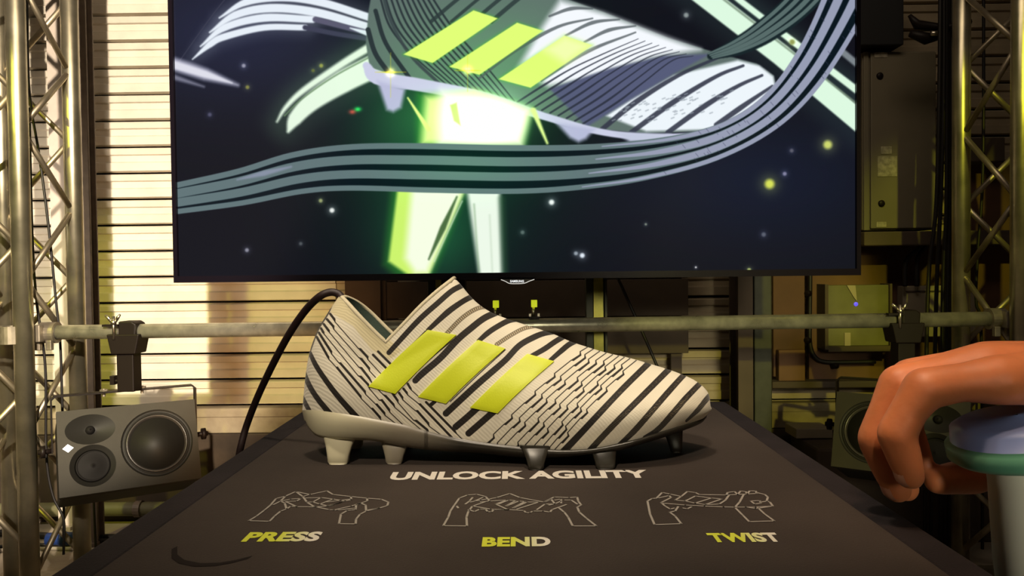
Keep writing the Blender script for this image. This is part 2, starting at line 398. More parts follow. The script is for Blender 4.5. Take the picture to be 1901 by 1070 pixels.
# conduits
def cable(name, pts, r, mt, label, cat='cable', group=None, n=8, sm=8):
    vf = tube(spline(pts, sm) if len(pts) > 2 else pts, r, n)
    return tag(mk(name, vf, mt, smooth=True), label, cat, group)
t = empty('conduit', at(1503, 510, 2.9), 'black conduit bending right below the television corner', 'conduit')
mk('pipe', tube(spline([at(1504, 440, 2.915), at(1504, 520, 2.915), at(1503, 600, 2.915), at(1504, 640, 2.915), at(1512, 662, 2.915), at(1530, 672, 2.915), at(1570, 673, 2.915), at(1625, 672, 2.915)], 6), .008, 10), M_RUBBER, t, smooth=True)
for (px, py) in ((1500, 545), (1499, 632), (1550, 679)):
    mk('saddle_clip', xf(lathe([(.001, -.016), (.011, -.014), (.011, .016)], 10), Matrix.Translation(at(px, py, 2.91))), M_BLKMETAL, t, smooth=True)
cable('conduit', [at(1712, 445, 2.85), at(1707, 460, 2.85), at(1685, 480, 2.85), at(1680, 500, 2.85), at(1680, 532, 2.85)], .008, M_RUBBER, 'left of two bent conduits under the enclosure', 'conduit')
cable('conduit', [at(1724, 445, 2.85), at(1719, 458, 2.85), at(1705, 476, 2.85), at(1702, 500, 2.85), at(1702, 532, 2.85)], .008, M_RUBBER, 'right of two bent conduits under the enclosure', 'conduit')
# hanging cables right: each its own
for i, (xs) in enumerate([(1746, 1744, 1738, 1722, 1716), (1752, 1752, 1746, 1738, 1726), (1757, 1757, 1757, 1750, 1745), (1762, 1760, 1762, 1758, 1752), (1766, 1766, 1764, 1765, 1760), (1770, 1768, 1766, 1769, 1768)]):
    Yc = 2.55 + .012 * i
    cable('hanging_cable', [at(x, y, Yc) for x, y in zip(xs, (-80, 150, 380, 560, 1080))], .0065, M_RUBBER,
          'black cable, %s from the left in the bundle beside the right truss tower' % ('first', 'second', 'third', 'fourth', 'fifth', 'sixth')[i], 'cable', 'cable bundle beside the right truss')
cable('hanging_cable', [at(1826, -120, 2.6), at(1825, 300, 2.6), at(1815, 470, 2.6), at(1812, 560, 2.6), at(1822, 640, 2.6), at(1824, 1110, 2.6)], .005, M_RUBBER, 'single black cable hanging inside the right truss tower')
cable('hanging_cable', [at(50, -60, 2.26), at(52, 120, 2.26), at(58, 200, 2.26), at(73, 290, 2.26), at(90, 420, 2.26), at(104, 560, 2.26), at(112, 640, 2.26), at(116, 765, 2.26), at(119, 830, 2.26), at(118, 1000, 2.26)], .0036, M_RUBBER, 'thin black cable bowing right inside the left truss tower')
cable('hanging_cable', [at(54, 200, 2.20), at(60, 440, 2.20), at(68, 560, 2.20), at(84, 680, 2.20), at(86, 845, 2.20), at(98, 920, 2.20), at(118, 965, 2.20), at(118, 1030, 2.20)], .0036, M_RUBBER, 'thin black cable running straight down beside the left truss chord')
cable('hanging_cable', [at(172, 880, 2.5), at(174, 925, 2.5), at(176, 980, 2.5), at(181, 1075, 2.5)], .004, M_RUBBER, 'short black cable dropping under the left speaker')
cable('hanging_cable', [at(1146, 515, 2.6), at(1160, 545, 2.6), at(1218, 676, 2.6), at(1240, 740, 2.6), at(1250, 900, 2.6), at(1252, 1066, 2.6)], .005, M_RUBBER, 'black cable slanting down below the television, right of the post')

# ------------------------------------------------------------------ truss towers
def tower(name, A, B, Cc, D, y0px, label, flip):
    t = empty(name, ((A[0] + Cc[0]) / 2, (A[1] + Cc[1]) / 2, 0), label, 'truss')
    H = 2.6; per = .418; r = .025
    mk('base_plate', box(min(A[0], B[0], Cc[0], D[0]) - .05, max(A[0], B[0], Cc[0], D[0]) + .05, min(A[1], D[1]) - .05, max(B[1], Cc[1]) + .05, 0, .012), M_CLAMP, t, bevel=.002)
    for q in (A, B, Cc, D):
        mk('chord', cyl((q[0], q[1], .012), (q[0], q[1], H), r, 24), M_ALU, t, smooth=True)
    def zig(P, Q, z0, ph):
        """nodes alternate between chord P and chord Q"""
        P2 = Vector((P[0], P[1], 0)); Q2 = Vector((Q[0], Q[1], 0)); d = (Q2 - P2).normalized() * .022
        z = z0 - per * 6 + ph; s = 0
        while z < H - .1:
            if z > .05 and z + per / 2 < H - .02:
                lo = (P2 + d) if s == 0 else (Q2 - d); hi = (Q2 - d) if s == 0 else (P2 + d)
                mk('brace', cyl((lo.x, lo.y, z + .012), (hi.x, hi.y, z + per / 2 - .012), .0085, 10), M_BRACE, t, smooth=True)
            z += per / 2; s = 1 - s
    return t, zig
A = (at(42, 540, 2.13).x, 2.13); B = (at(141, 540, 2.37).x, 2.37)
Cq = (at(10, 540, 2.39).x, 2.39); D = (A[0] + (Cq[0] - B[0]), A[1] + .01)
tw, zig = tower('truss_tower', A, B, Cq, D, 0, 'left aluminium lattice truss tower beside the lit cladding', 1)
zB = at(131, 135, 2.37).z
zig(A, B, zB - .209, 0)     # side face: node on B at zB
zig(Cq, B, zB - .209, .209) # back face, half a step out
zig(A, D, zB - .209, .1)
zig(D, Cq, zB - .209, .15)
Fc_ = (at(1894, 540, 2.13).x, 2.13); E = (at(1784, 540, 2.37).x, 2.37)
G = (E[0] + .235, 2.38); H_ = (Fc_[0] + .235, 2.14)
tw2, zig = tower('truss_tower', Fc_, E, G, H_, 0, 'right aluminium lattice truss tower beside the hanging cables', -1)
zE = at(1788, 252, 2.37).z
zig(Fc_, E, zE - .209, 0)
zig(G, E, zE - .209, .209)
zig(Fc_, H_, zE - .209, .1)
zig(H_, G, zE - .209, .15)

# ------------------------------------------------------------------ scaffold bar
BY = 2.20
pl = at(-120, 622, BY); pr = at(1868, 592, BY)
bl = at(88, 618.5, BY)
zbar = (bl.z + at(1650, 597, BY).z) / 2
bar = empty('scaffold_bar', (0, BY, zbar), 'long horizontal steel scaffold bar crossing behind the boot between the trusses', 'bar')
mk('tube', cyl((pl.x, BY, bl.z), (pr.x, BY, at(1868, 592, BY).z), .0205, 24), M_BAR, bar, smooth=True)
mk('end_ring', cyl((pr.x - .004, BY, pr.z), (pr.x + .002, BY, pr.z), .0215, 24), M_CLAMP, bar, smooth=True)
def bx(px): # bar height at a photo column
    p = at(px, 600, BY); f = (p.x - pl.x) / (pr.x - pl.x); return p.x, bl.z + (pr.z - bl.z) * f
def half_coupler(A, side, label):
    x, zz = bx(A)
    t = empty('swivel_coupler', (x, BY - .035, zz), label, 'clamp')
    V = Vector((x, 2.13, zz))
    ring = lambda c, r0, r1, h, ax: xf(lathe([(r0, -h), (r1, -h), (r1, h), (r0, h), (r0, -h)], 24), Matrix.Translation(c) @ (Matrix.Rotation(math.pi / 2, 4, 'X') if ax == 'z' else Matrix.Rotation(math.pi / 2, 4, 'Z')))
    mk('vertical_collar', ring((x, 2.13, zz), .0255, .034, .024, 'z'), M_CLAMP, t, smooth=False)
    mk('bar_collar', ring((x + side * .062, BY, zz), .021, .030, .022, 'x'), M_CLAMP, t, smooth=False)
    mk('saddle', box(min(x, x + side * .06), max(x, x + side * .06), 2.155, 2.178, zz - .024, zz + .024), M_CLAMP, t, bevel=.003)
    mk('bolt', cyl((x - side * .03, 2.105, zz), (x - side * .085, 2.105, zz), .006, 10), M_ZINC, t, smooth=True)
    mk('nut', cyl((x - side * .04, 2.105, zz), (x - side * .052, 2.105, zz), .012, 6), M_ZINC, t)
    for s in (-1, 1):
        mk('swing_lug', box(x + side * .058 + s * .016 - .008, x + side * .058 + s * .016 + .008, BY - .03, BY - .015, zz - .048, zz - .02), M_CLAMP, t, bevel=.002)
    return t
half_coupler(52, 1, 'cast coupler joining the bar to the left truss chord')
half_coupler(1890, -1, 'cast coupler joining the bar to the right truss chord')
# two small bolt clamps with yellow caps
for px, lb in ((921, 'small bolt clamp with yellow cap on the bar, nearer the boot tongue'), (992, 'small bolt clamp with yellow cap on the bar, standing clear of the boot')):
    x, zz = bx(px)
    t = empty('bolt_clamp', (x, BY, zz + .02), lb, 'clamp')
    mk('saddle', box(x - .014, x + .014, BY - .012, BY + .012, zz + .0185, zz + .026), M_BLKMETAL, t)
    for s in (-1, 1):
        mk('lug', box(x + s * .012 - .003, x + s * .012 + .003, BY - .010, BY + .010, zz + .026, zz + .034), M_ZINC, t)
    mk('bolt', cyl((x - .002, BY, zz + .024), (x - .002, BY, zz + .052), .0042, 10), M_ZINC, t, smooth=True)
    mk('cap', box(x - .0085, x + .0085, BY - .008, BY + .008, zz + .052, zz + .072), M_YCAP, t, bevel=.001)

# ------------------------------------------------------------------ stand posts of the television
for pxa, pxb, lb in ((794, 832, 'aluminium slot post under the television, hidden by the boot tongue'), (1088, 1127, 'aluminium slot post under the television, right of the boot ridge')):
    Y = 2.30
    a = at(pxa, 520, Y); b = at(pxb, 520, Y)
    t = empty('slot_post', ((a.x + b.x) / 2, Y + .02, 0), lb, 'post')
    wv = b.x - a.x; zt = 1.0
    mk('extrusion', join(box(a.x, a.x + wv * .32, Y, Y + .05, .012, zt), box(b.x - wv * .12, b.x, Y, Y + .05, .012, zt), box(a.x + wv * .32, b.x - wv * .12, Y + .02, Y + .03, .012, zt)), M_OLIVE, t, bevel=.001)
    mk('slot_insert', box(a.x + wv * .36, b.x - wv * .18, Y + .006, Y + .0195, .012, zt - .03), mat('yellow brass strip', (.38, .36, .06), .35, .4, noise=.2, nscale=20), t)
    mk('end_cap', box(a.x, b.x, Y, Y + .05, zt, zt + .006), M_BLKMETAL, t)
    mk('foot_plate', box(a.x - .03, b.x + .03, Y - .03, Y + .08, 0, .012), M_CLAMP, t)

# ------------------------------------------------------------------ television
TY = 1.90
bl_ = at(322, 525, TY); br_ = at(1601, 511.5, TY)
zbt = (bl_.z + br_.z) / 2
tx0, tx1 = at(318, 260, TY).x, at(1597, 260, TY).x
TH = (tx1 - tx0) * .5625 + .02
tv = empty('television', ((tx0 + tx1) / 2, TY + .03, zbt), 'large black flat screen television showing a striped boot animation', 'television')
bz = .010
x0, x1, z0, z1 = tx0, tx1, zbt, zbt + TH
mk('housing', box(x0 + .002, x1 - .002, TY + .008, TY + .045, z0 + .002, z1 - .002), M_BLACK, tv, bevel=.004)
bzb = .016
mk('bezel', join(box(x0, x0 + bz, TY - .004, TY + .012, z0, z1), box(x1 - bz, x1, TY - .004, TY + .012, z0, z1), box(x0 + bz, x1 - bz, TY - .004, TY + .012, z0, z0 + bzb), box(x0 + bz, x1 - bz, TY - .004, TY + .012, z1 - bz, z1)), mat('glossy black bezel', (.008, .006, .010), .2, spec=.15), tv)
mk('mounting_bracket', join(box(-.35, -.31, TY + .045, TY + .07, z0 + .1, z0 + .8), box(.25, .29, TY + .045, TY + .07, z0 + .1, z0 + .8), box(-.4, .35, TY + .07, TY + .09, z0 + .3, z0 + .35)), M_BLKMETAL, tv)
mk('mast', box(-.06, 0.0, TY + .09, TY + .15, z0 + .1, z0 + .5), M_BLKMETAL, tv)
mk('mast', box(-.20, -.14, TY + .09, TY + .15, 0, z0 + .5), M_BLKMETAL, tv)
# the painted picture
cv = Canvas(300, -560, 1620, 530, 1.0, (17, 18, 26))
cv.glow(430, 60, 260, 140, (14, 17, 32), 1); cv.glow(1400, 330, 260, 130, (2, 7, 18), 1)
cv.glow(830, 330, 190, 190, (2, 30, 12), 1); cv.glow(800, 440, 90, 90, (10, 46, 20), 1); cv.glow(760, 220, 100, 90, (14, 36, 18), 1)
cv.glow(950, -200, 500, 120, (20, 30, 40), 1)
WB = (238, 246, 255)
for g in (26, 0):
    soft = 16 if g else 2.2; al = .10 if g else .96
    for pts, wd in (([(357, 110), (390, 82), (417, 68), (490, 51), (566, 51)], [2, 12, 13, 12, 11]), ([(372, 86), (417, 51), (490, 33), (580, 36)], [3, 13, 15, 13]),
                    ([(389, 60), (436, 28), (502, 15), (587, 23), (683, 50)], [3, 14, 16, 16, 15]), ([(407, 33), (456, 4), (526, -5), (599, 5), (685, 32)], [3, 13, 15, 15, 14])):
        cv.stroke(pts, [q + g for q in wd], WB, al, soft)
cv.stroke([(566, 51), (620, 62), (684, 72)], 9, (60, 62, 84), 1, 2); cv.stroke([(585, 36), (640, 50), (680, 60)], 10, (90, 88, 112), 1, 2)
cv.stroke([(650, 52), (683, 62)], [2, 10], (235, 245, 255), 1, 2)
cv.stroke([(300, 160), (400, 20), (470, -60)], 1.6, (60, 62, 80), .9, .8)
cv.stroke([(322, 119), (381, 138), (441, 158)], [24, 22, 4], (190, 190, 210), .9, 6); cv.stroke([(322, 120), (381, 138), (430, 154)], [14, 12, 2], (235, 235, 245), .8, 3)
cv.stroke([(322, 143), (378, 161)], [10, 3], (140, 140, 160), .8, 4)
for g, al, soft, col in ((44, .16, 26, (110, 150, 110)), (0, 1, 4, (232, 250, 228))):
    cv.stroke([(514, 226), (530, 200), (563, 168), (636, 118), (690, 85)], [3 + g, 8 + g, 11 + g, 13 + g, 15 + g], col, al, soft)
    cv.stroke([(535, 244), (548, 220), (580, 188), (636, 152), (700, 120)], [6 + g, 26 + g, 34 + g, 42 + g, 44 + g], col, al, soft)
cv.stroke([(528, 215), (560, 184), (620, 142), (690, 104)], 3, (110, 140, 105), .8, 1.5)
# diagonal beams on the right
for g, al, soft, col in ((50, .14, 26, (90, 130, 120)), (0, 1, 2.5, (222, 250, 226))):
    cv.stroke([(1240, -60), (1318, 0), (1450, 102), (1640, 262)], [40 + g, 40 + g], col, al, soft, smooth=False)
    cv.stroke([(1300, -60), (1373, 0), (1500, 98), (1640, 205)], [10 + g, 14 + g], col, al, soft, smooth=False)
cv.stroke([(1270, -60), (1340, -4), (1480, 104), (1640, 232)], 4, (120, 140, 120), .8, 2, smooth=False)
cv.stroke([(1540, 76), (1600, 126)], 12, (150, 160, 165), .8, 3, smooth=False)
# screen boot
up = [(700, -70), (684, 20), (679, 80), (686, 125), (760, 150), (900, 172), (1000, 205), (1090, 238), (1200, 248), (1310, 244), (1395, 222), (1442, 165), (1436, 140), (1405, 118), (1330, 98), (1240, 70), (1120, 22), (1030, -10), (1000, -70), (940, -150), (800, -120)]
cv.poly(up, (96, 112, 108), 1, 2)
cv.glow(900, 130, 180, 110, (6, 44, 6), .9)
cv.poly([(1040, 0), (1120, 24), (1240, 70), (1300, 92), (1210, 108), (1140, 130), (1080, 150), (1020, 160), (960, 130), (1000, 60)], (246, 250, 255), 1, 10)
cv.poly([(1125, 215), (1170, 185), (1250, 140), (1370, 112), (1410, 122), (1436, 142), (1440, 165), (1395, 218), (1310, 241), (1200, 244)], (238, 246, 252), 1, 4)
cv.poly([(1090, 236), (1020, 165), (1130, 128), (1230, 104), (1320, 100), (1250, 138), (1170, 186), (1125, 214)], (86, 92, 122), 1, 4)
dk = (30, 36, 44)
for i in range(11):      # heel fine lines
    x = 712 + i * 9.5
    cv.stroke([(x - 26, -60 + i * 2), (x - 8, -10), (x + 12 + i * 2, 50), (x + 56 + i * 4, 104 + i * 2), (x + 118 + i * 3, 158 + i * 3)], [3.2, 3.6, 4, 3, 2.2], dk, .75, 1.1)
cv.stroke([(683, 55), (697, 100), (725, 140)], 9, (38, 48, 52), .9, 1.2); cv.stroke([(697, 20), (716, 80), (760, 145)], 8, (38, 48, 52), .9, 1.2); cv.stroke([(703, -50), (722, 30), (760, 100), (815, 155)], 6, (60, 72, 74), .9, 1.5)
for sx, w_ in ((0, 7), (38, 6), (78, 7), (112, 8)):
    cv.stroke([(800 + sx, 40), (850 + sx, -2), (910 + sx, -48)], w_, (46, 60, 60), .85, 1.2)
for i, (p) in enumerate([[(890, 145), (960, 92), (1035, 50), (1100, 34)], [(1005, 150), (1090, 96), (1180, 60)], [(1050, 66), (1100, 42), (1150, 36)], [(1085, 78), (1130, 56), (1180, 48)], [(1020, 30), (1060, 16), (1100, 16)]]):
    cv.stroke(p, [4, 7, 3], (84, 92, 96), .8, 1.2)
for i in range(9):       # wavy mid lines
    x = i * 17
    cv.stroke([(960 + x * .9, 190 + i * 5), (1010 + x, 158 + i * 4), (1060 + x, 128 + i * 3), (1120 + x * .95, 100 + i * 1.5), (1185 + x * .75, 72 + i * 4)], [3.5, 4, 2.6, 2.2, 1.2], (40, 44, 58), .8, .8)
for p in ([(1118, 240), (1180, 190), (1260, 140), (1340, 104)], [(1172, 246), (1250, 190), (1330, 142), (1380, 122)], [(1240, 246), (1310, 196), (1370, 160), (1415, 140)], [(1330, 232), (1390, 190), (1434, 160)]):
    cv.stroke(p, [9, 10, 7, 5], (52, 56, 72), .9, 1.5)
for k_ in range(70):     # knit dots over the toe
    u = rng.random(); v = rng.random(); x = 1130 + u * 200 + v * 40; y = 222 - u * 20 - v * 40 + rng.random() * 14
    cv.stroke([(x, y), (x + 5, y - 2)], 2.4, (150, 160, 170), .6, 1, smooth=False)
# white sole, studs
cv.stroke([(680, 122), (700, 144), (780, 158), (900, 182), (1010, 216), (1110, 244), (1200, 254), (1300, 250), (1370, 232)], [14, 26, 24, 22, 14, 12, 12, 10, 5], (205, 208, 232), 1, 2)
cv.poly([(700, 150), (752, 165), (744, 200), (730, 208), (718, 204)], (188, 190, 220), 1, 6)
cv.poly([(1032, 228), (1104, 240), (1088, 258), (1074, 264), (1058, 256)], (184, 188, 218), 1, 6)
cv.poly([(1140, 246), (1246, 250), (1232, 262), (1170, 264)], (196, 202, 222), 1, 5)
NE = (226, 255, 120)
for q in ([(879, 19), (924, 34), (803, 117), (749, 101)], [(960, 42), (1008, 57), (890, 139), (834, 124)], [(1048, 66), (1100, 84), (985, 163), (926, 147)]):
    cv.poly(q, (60, 220, 30), .5, 7); cv.poly(q, NE, 1, 1.2)
cv.poly([(1048, 66), (1100, 84), (1050, 118), (1010, 92)], (252, 255, 200), .7, 14)
# centre glow
cv.poly([(776, 176), (900, 170), (990, 200), (975, 268), (775, 268)], (60, 190, 50), .5, 13)
cv.poly([(790, 180), (880, 168), (985, 205), (968, 268), (782, 268)], (232, 252, 150), 1, 12)
cv.poly([(820, 168), (978, 205), (966, 268), (815, 268)], (255, 255, 250), 1, 18); cv.glow(900, 215, 60, 40, (120, 120, 120), 1)
cv.poly([(835, 195), (848, 190), (856, 235), (842, 225)], (180, 200, 60), .7, 3)
cv.stroke([(757, 182), (795, 240)], [3, 9], (236, 255, 140), 1, 2); cv.stroke([(990, 205), (1016, 266)], [10, 4], (230, 255, 150), 1, 3)
cv.glow(880, 220, 110, 50, (20, 70, 20), .6)
# legs of light below the ribbon
cv.poly([(728, 350), (868, 350), (800, 520), (745, 522), (712, 492)], (60, 180, 50), .40, 12)
cv.poly([(738, 350), (864, 350), (796, 512), (757, 511), (721, 486)], (205, 245, 110), 1, 5)
cv.poly([(764, 350), (862, 350), (794, 508), (770, 508), (752, 480)], (250, 255, 236), .95, 11)
cv.stroke([(848, 366), (822, 424), (796, 482)], [3, 11, 3], (60, 95, 50), .9, 2.5)
cv.stroke([(858, 374), (806, 486)], [2, 5, 2], (200, 225, 190), .8, 2)
cv.poly([(866, 350), (928, 350), (933, 514), (890, 514)], (238, 250, 234), 1, 7)
cv.stroke([(880, 380), (889, 505)], [3, 7, 3], (130, 165, 125), .6, 3); cv.stroke([(931, 370), (937, 510)], 12, (50, 90, 60), .5, 7); cv.stroke([(909, 400), (914, 505)], 3, (190, 210, 185), .5, 3)
# upper ribbon falling from the right
ub = [(1540, -60), (1480, 10), (1420, 58), (1370, 86), (1320, 104)]
cv.stroke(ub, [66, 54, 46, 34, 14], (24, 38, 42), 1, 2)
for o, wd in ((-20, 7), (-7, 8), (6, 9), (18, 7)):
    cv.stroke([(x + o * (.9 - .17 * i), y + o * (.9 - .17 * i)) for i, (x, y) in enumerate(ub)], [wd, wd, wd, wd * .8, 3], (88, 108, 106), 1, 1)
# the big ribbon
top = [(300, 349), (327, 342), (440, 316), (540, 285), (640, 270), (760, 267), (960, 271), (1120, 268), (1250, 254), (1345, 228), (1420, 178), (1480, 98), (1526, 0), (1550, -80)]
bot = [(300, 400), (327, 395), (450, 379), (560, 358), (650, 352), (800, 356), (960, 358), (1080, 350), (1200, 332), (1330, 296), (1440, 238), (1520, 160), (1592, 50), (1650, -60)]
cv.poly([(x, y) for x, y in [tuple(p)[:2] for p in spline([(a, b, 0) for a, b in top], 5)]] + [tuple(p)[:2] for p in spline([(a, b, 0) for a, b in bot], 5)][::-1], (9, 22, 30), 1, 1)
for f_, wd in ((0.05, 11), (.34, 17), (.66, 16), (.97, 10)):
    pts = [(a[0] * (1 - f_) + b[0] * f_, a[1] * (1 - f_) + b[1] * f_) for a, b in zip(top, bot)]
    cv.stroke(pts, [wd, wd, wd, wd, wd * .8, wd * .9], (98, 117, 120), 1, .9)
    cv.stroke(pts[7:], [2, wd * .75, wd * .85, wd * .9, wd * 1.1], (160, 164, 190), .85, 1.0)
cv.glow(860, 310, 150, 50, (4, 34, 8), .7)
cv.stroke([(440, 334), (490, 322), (540, 310)], [2, 10, 3], (170, 170, 205), .5, 3)
for i in range(60):      # twill ticks on the bright side of the ribbon
    u = rng.random(); j = 8 + int(u * 5); j = min(j, 12); f_ = rng.random(); v = rng.random()
    a0 = np.array(top[j]) * (1 - v) + np.array(top[min(j + 1, 13)]) * v; b0 = np.array(bot[j]) * (1 - v) + np.array(bot[min(j + 1, 13)]) * v
    p = a0 * (1 - f_) + b0 * f_; cv.stroke([tuple(p), (p[0] + 5, p[1] + 6)], 1.2, (60, 62, 90), .5, .7, smooth=False)
for (x, y, r, c) in ((452, 122, 4, (150, 150, 170)), (459, 162, 4, (130, 130, 70)), (389, 213, 4, (80, 80, 105)), (596, 122, 4, (150, 160, 80)), (581, 131, 3.5, (100, 110, 60)), (595, 373, 4, (150, 160, 110)), (616, 391, 5, (235, 240, 235)), (458, 465, 4, (140, 140, 155)), (558, 453, 3.5, (80, 85, 90)), (1024, 376, 5.5, (240, 250, 245)), (970, 432, 4, (90, 110, 105)), (1069, 471, 4, (140, 150, 160)), (1081, 475, 5, (225, 235, 245)), (1537, 269, 9, (205, 215, 110)), (1429, 342, 10, (215, 225, 90)), (1457, 323, 4, (130, 130, 160)), (1470, 280, 4, (90, 90, 105)), (1418, 436, 4.5, (90, 95, 110)), (1391, 502, 4, (170, 185, 110)), (1274, 28, 5, (140, 150, 150)), (1471, 78, 6, (150, 160, 90)), (1292, 497, 2, (200, 200, 200)), (1199, 417, 2.5, (120, 130, 120))):
    cv.glow(x, y, r * 1.8, r * 1.8, c, .25); cv.stroke([(x, y), (x + .1, y)], r * 1.7, c, 1, r * .5, smooth=False)
for (x, y, h) in ((725, 134, 36), (868, 131, 30)):
    cv.stroke([(x, y - h), (x, y + h * 1.3)], [.5, 3.5, .5], (225, 225, 40), .8, 1.2, smooth=False); cv.stroke([(x - h * .8, y), (x, y), (x + h * .8, y)], [.5, 3, .5], (225, 225, 40), .8, 1.2)
    cv.glow(x, y, 7, 7, (255, 230, 90), 1)
cv.glow(664, 203, 6, 4, (20, 190, 60), 1); cv.glow(654, 208, 6, 4, (170, 40, 30), 1)
# resample to the panel
SX0, SX1, SZ0, SZ1 = x0 + bz, x1 - bz, z0 + bzb, z1 - bz
iw, ih = 1500, 850
gx = np.linspace(SX0, SX1, iw); gz = np.linspace(SZ0, SZ1, ih)
X, Z = np.meshgrid(gx, gz)
d = np.stack([X - CP.x, np.full_like(X, TY + .006), Z - CP.z], -1)
rr = d @ np.array(R_); uu = d @ np.array(U_); ff = d @ np.array(F_)
img = make_image('screen picture', cv.sample(CX + F * rr / ff, CY - F * uu / ff))
scm = bpy.data.materials.new('lit screen'); scm.use_nodes = True; nt = scm.node_tree; b_ = nt.nodes['Principled BSDF']
ti = nt.nodes.new('ShaderNodeTexImage'); ti.image = img; ti.extension = 'EXTEND'
b_.inputs['Base Color'].default_value = (.003, .003, .004, 1); b_.inputs['Roughness'].default_value = .3; b_.inputs['Specular IOR Level'].default_value = .01
nt.links.new(ti.outputs[0], b_.inputs['Emission Color']); b_.inputs['Emission Strength'].default_value = 1.0
so = mk('screen', ([(SX0, TY + .006, SZ0), (SX1, TY + .006, SZ0), (SX1, TY + .006, SZ1), (SX0, TY + .006, SZ1)], [(0, 1, 2, 3)]), scm, tv)
uv = so.data.uv_layers.new(name='UVMap')
for i, c in enumerate(((0, 0), (1, 0), (1, 1), (0, 1))): uv.data[i].uv = c

def text(name, body, mt, parent, corners, off=.02, space=1.0, label=None, thick=0.0):
    """lettering laid into the quad given by origin, x-axis and y-axis vectors (cap height = y)"""
    cu = bpy.data.curves.new(name, 'FONT'); cu.body = body; cu.offset = off; cu.space_character = space; cu.resolution_u = 4
    tmp = bpy.data.objects.new('tmp', cu); C.objects.link(tmp)
    dg = bpy.context.evaluated_depsgraph_get(); me = bpy.data.meshes.new_from_object(tmp.evaluated_get(dg))
    bpy.data.objects.remove(tmp)
    co_ = np.array([v.co[:] for v in me.vertices]); lo = co_.min(0); hi = co_.max(0)
    o0, ax, ay = [Vector(c) for c in corners]; nrm = ax.cross(ay).normalized()
    for v in me.vertices:
        q = ((v.co.x - lo[0]) / (hi[0] - lo[0]), (v.co.y - lo[1]) / (hi[1] - lo[1]))
        v.co = o0 + ax * q[0] + ay * q[1] + nrm * thick
    me.materials.clear(); me.materials.append(mt)
    o = bpy.data.objects.new(name, me); C.objects.link(o); o.parent = parent; o.matrix_parent_inverse = Matrix.Translation(-parent.location)
    if label: o['label'] = label
    return o
p0 = at(947, 524.6, TY - .006); p1 = at(972.5, 524.6, TY - .006); p2 = at(947, 520.2, TY - .006)
# logo lip hangs just under the bezel
lip = [(at(x, y, TY).x, at(x, y, TY).z) for x, y in ((925, 516), (995, 516), (982, 524), (972, 528), (946, 528), (937, 524))]
mk('logo_lip', prism(lip, TY - .004, TY + .012), M_BLACK, tv)
text('logo_lettering', 'SAMSUNG', mat('white logo', (.9, .9, .9), .4, emit=(.9, .95, 1), estr=.9), tv, (p0, p1 - p0, p2 - p0), .03, 1.05)
mk('logo_glow_line', tube(spline([at(x, y, TY - .006) for x, y in ((930, 519.5), (938, 522.5), (946, 526.5), (960, 527), (974, 526), (982, 522.5), (992, 519))], 5), .0009, 6), mat('logo light line', (.8, .8, .8), .4, emit=(.8, .8, .75), estr=.7), tv)

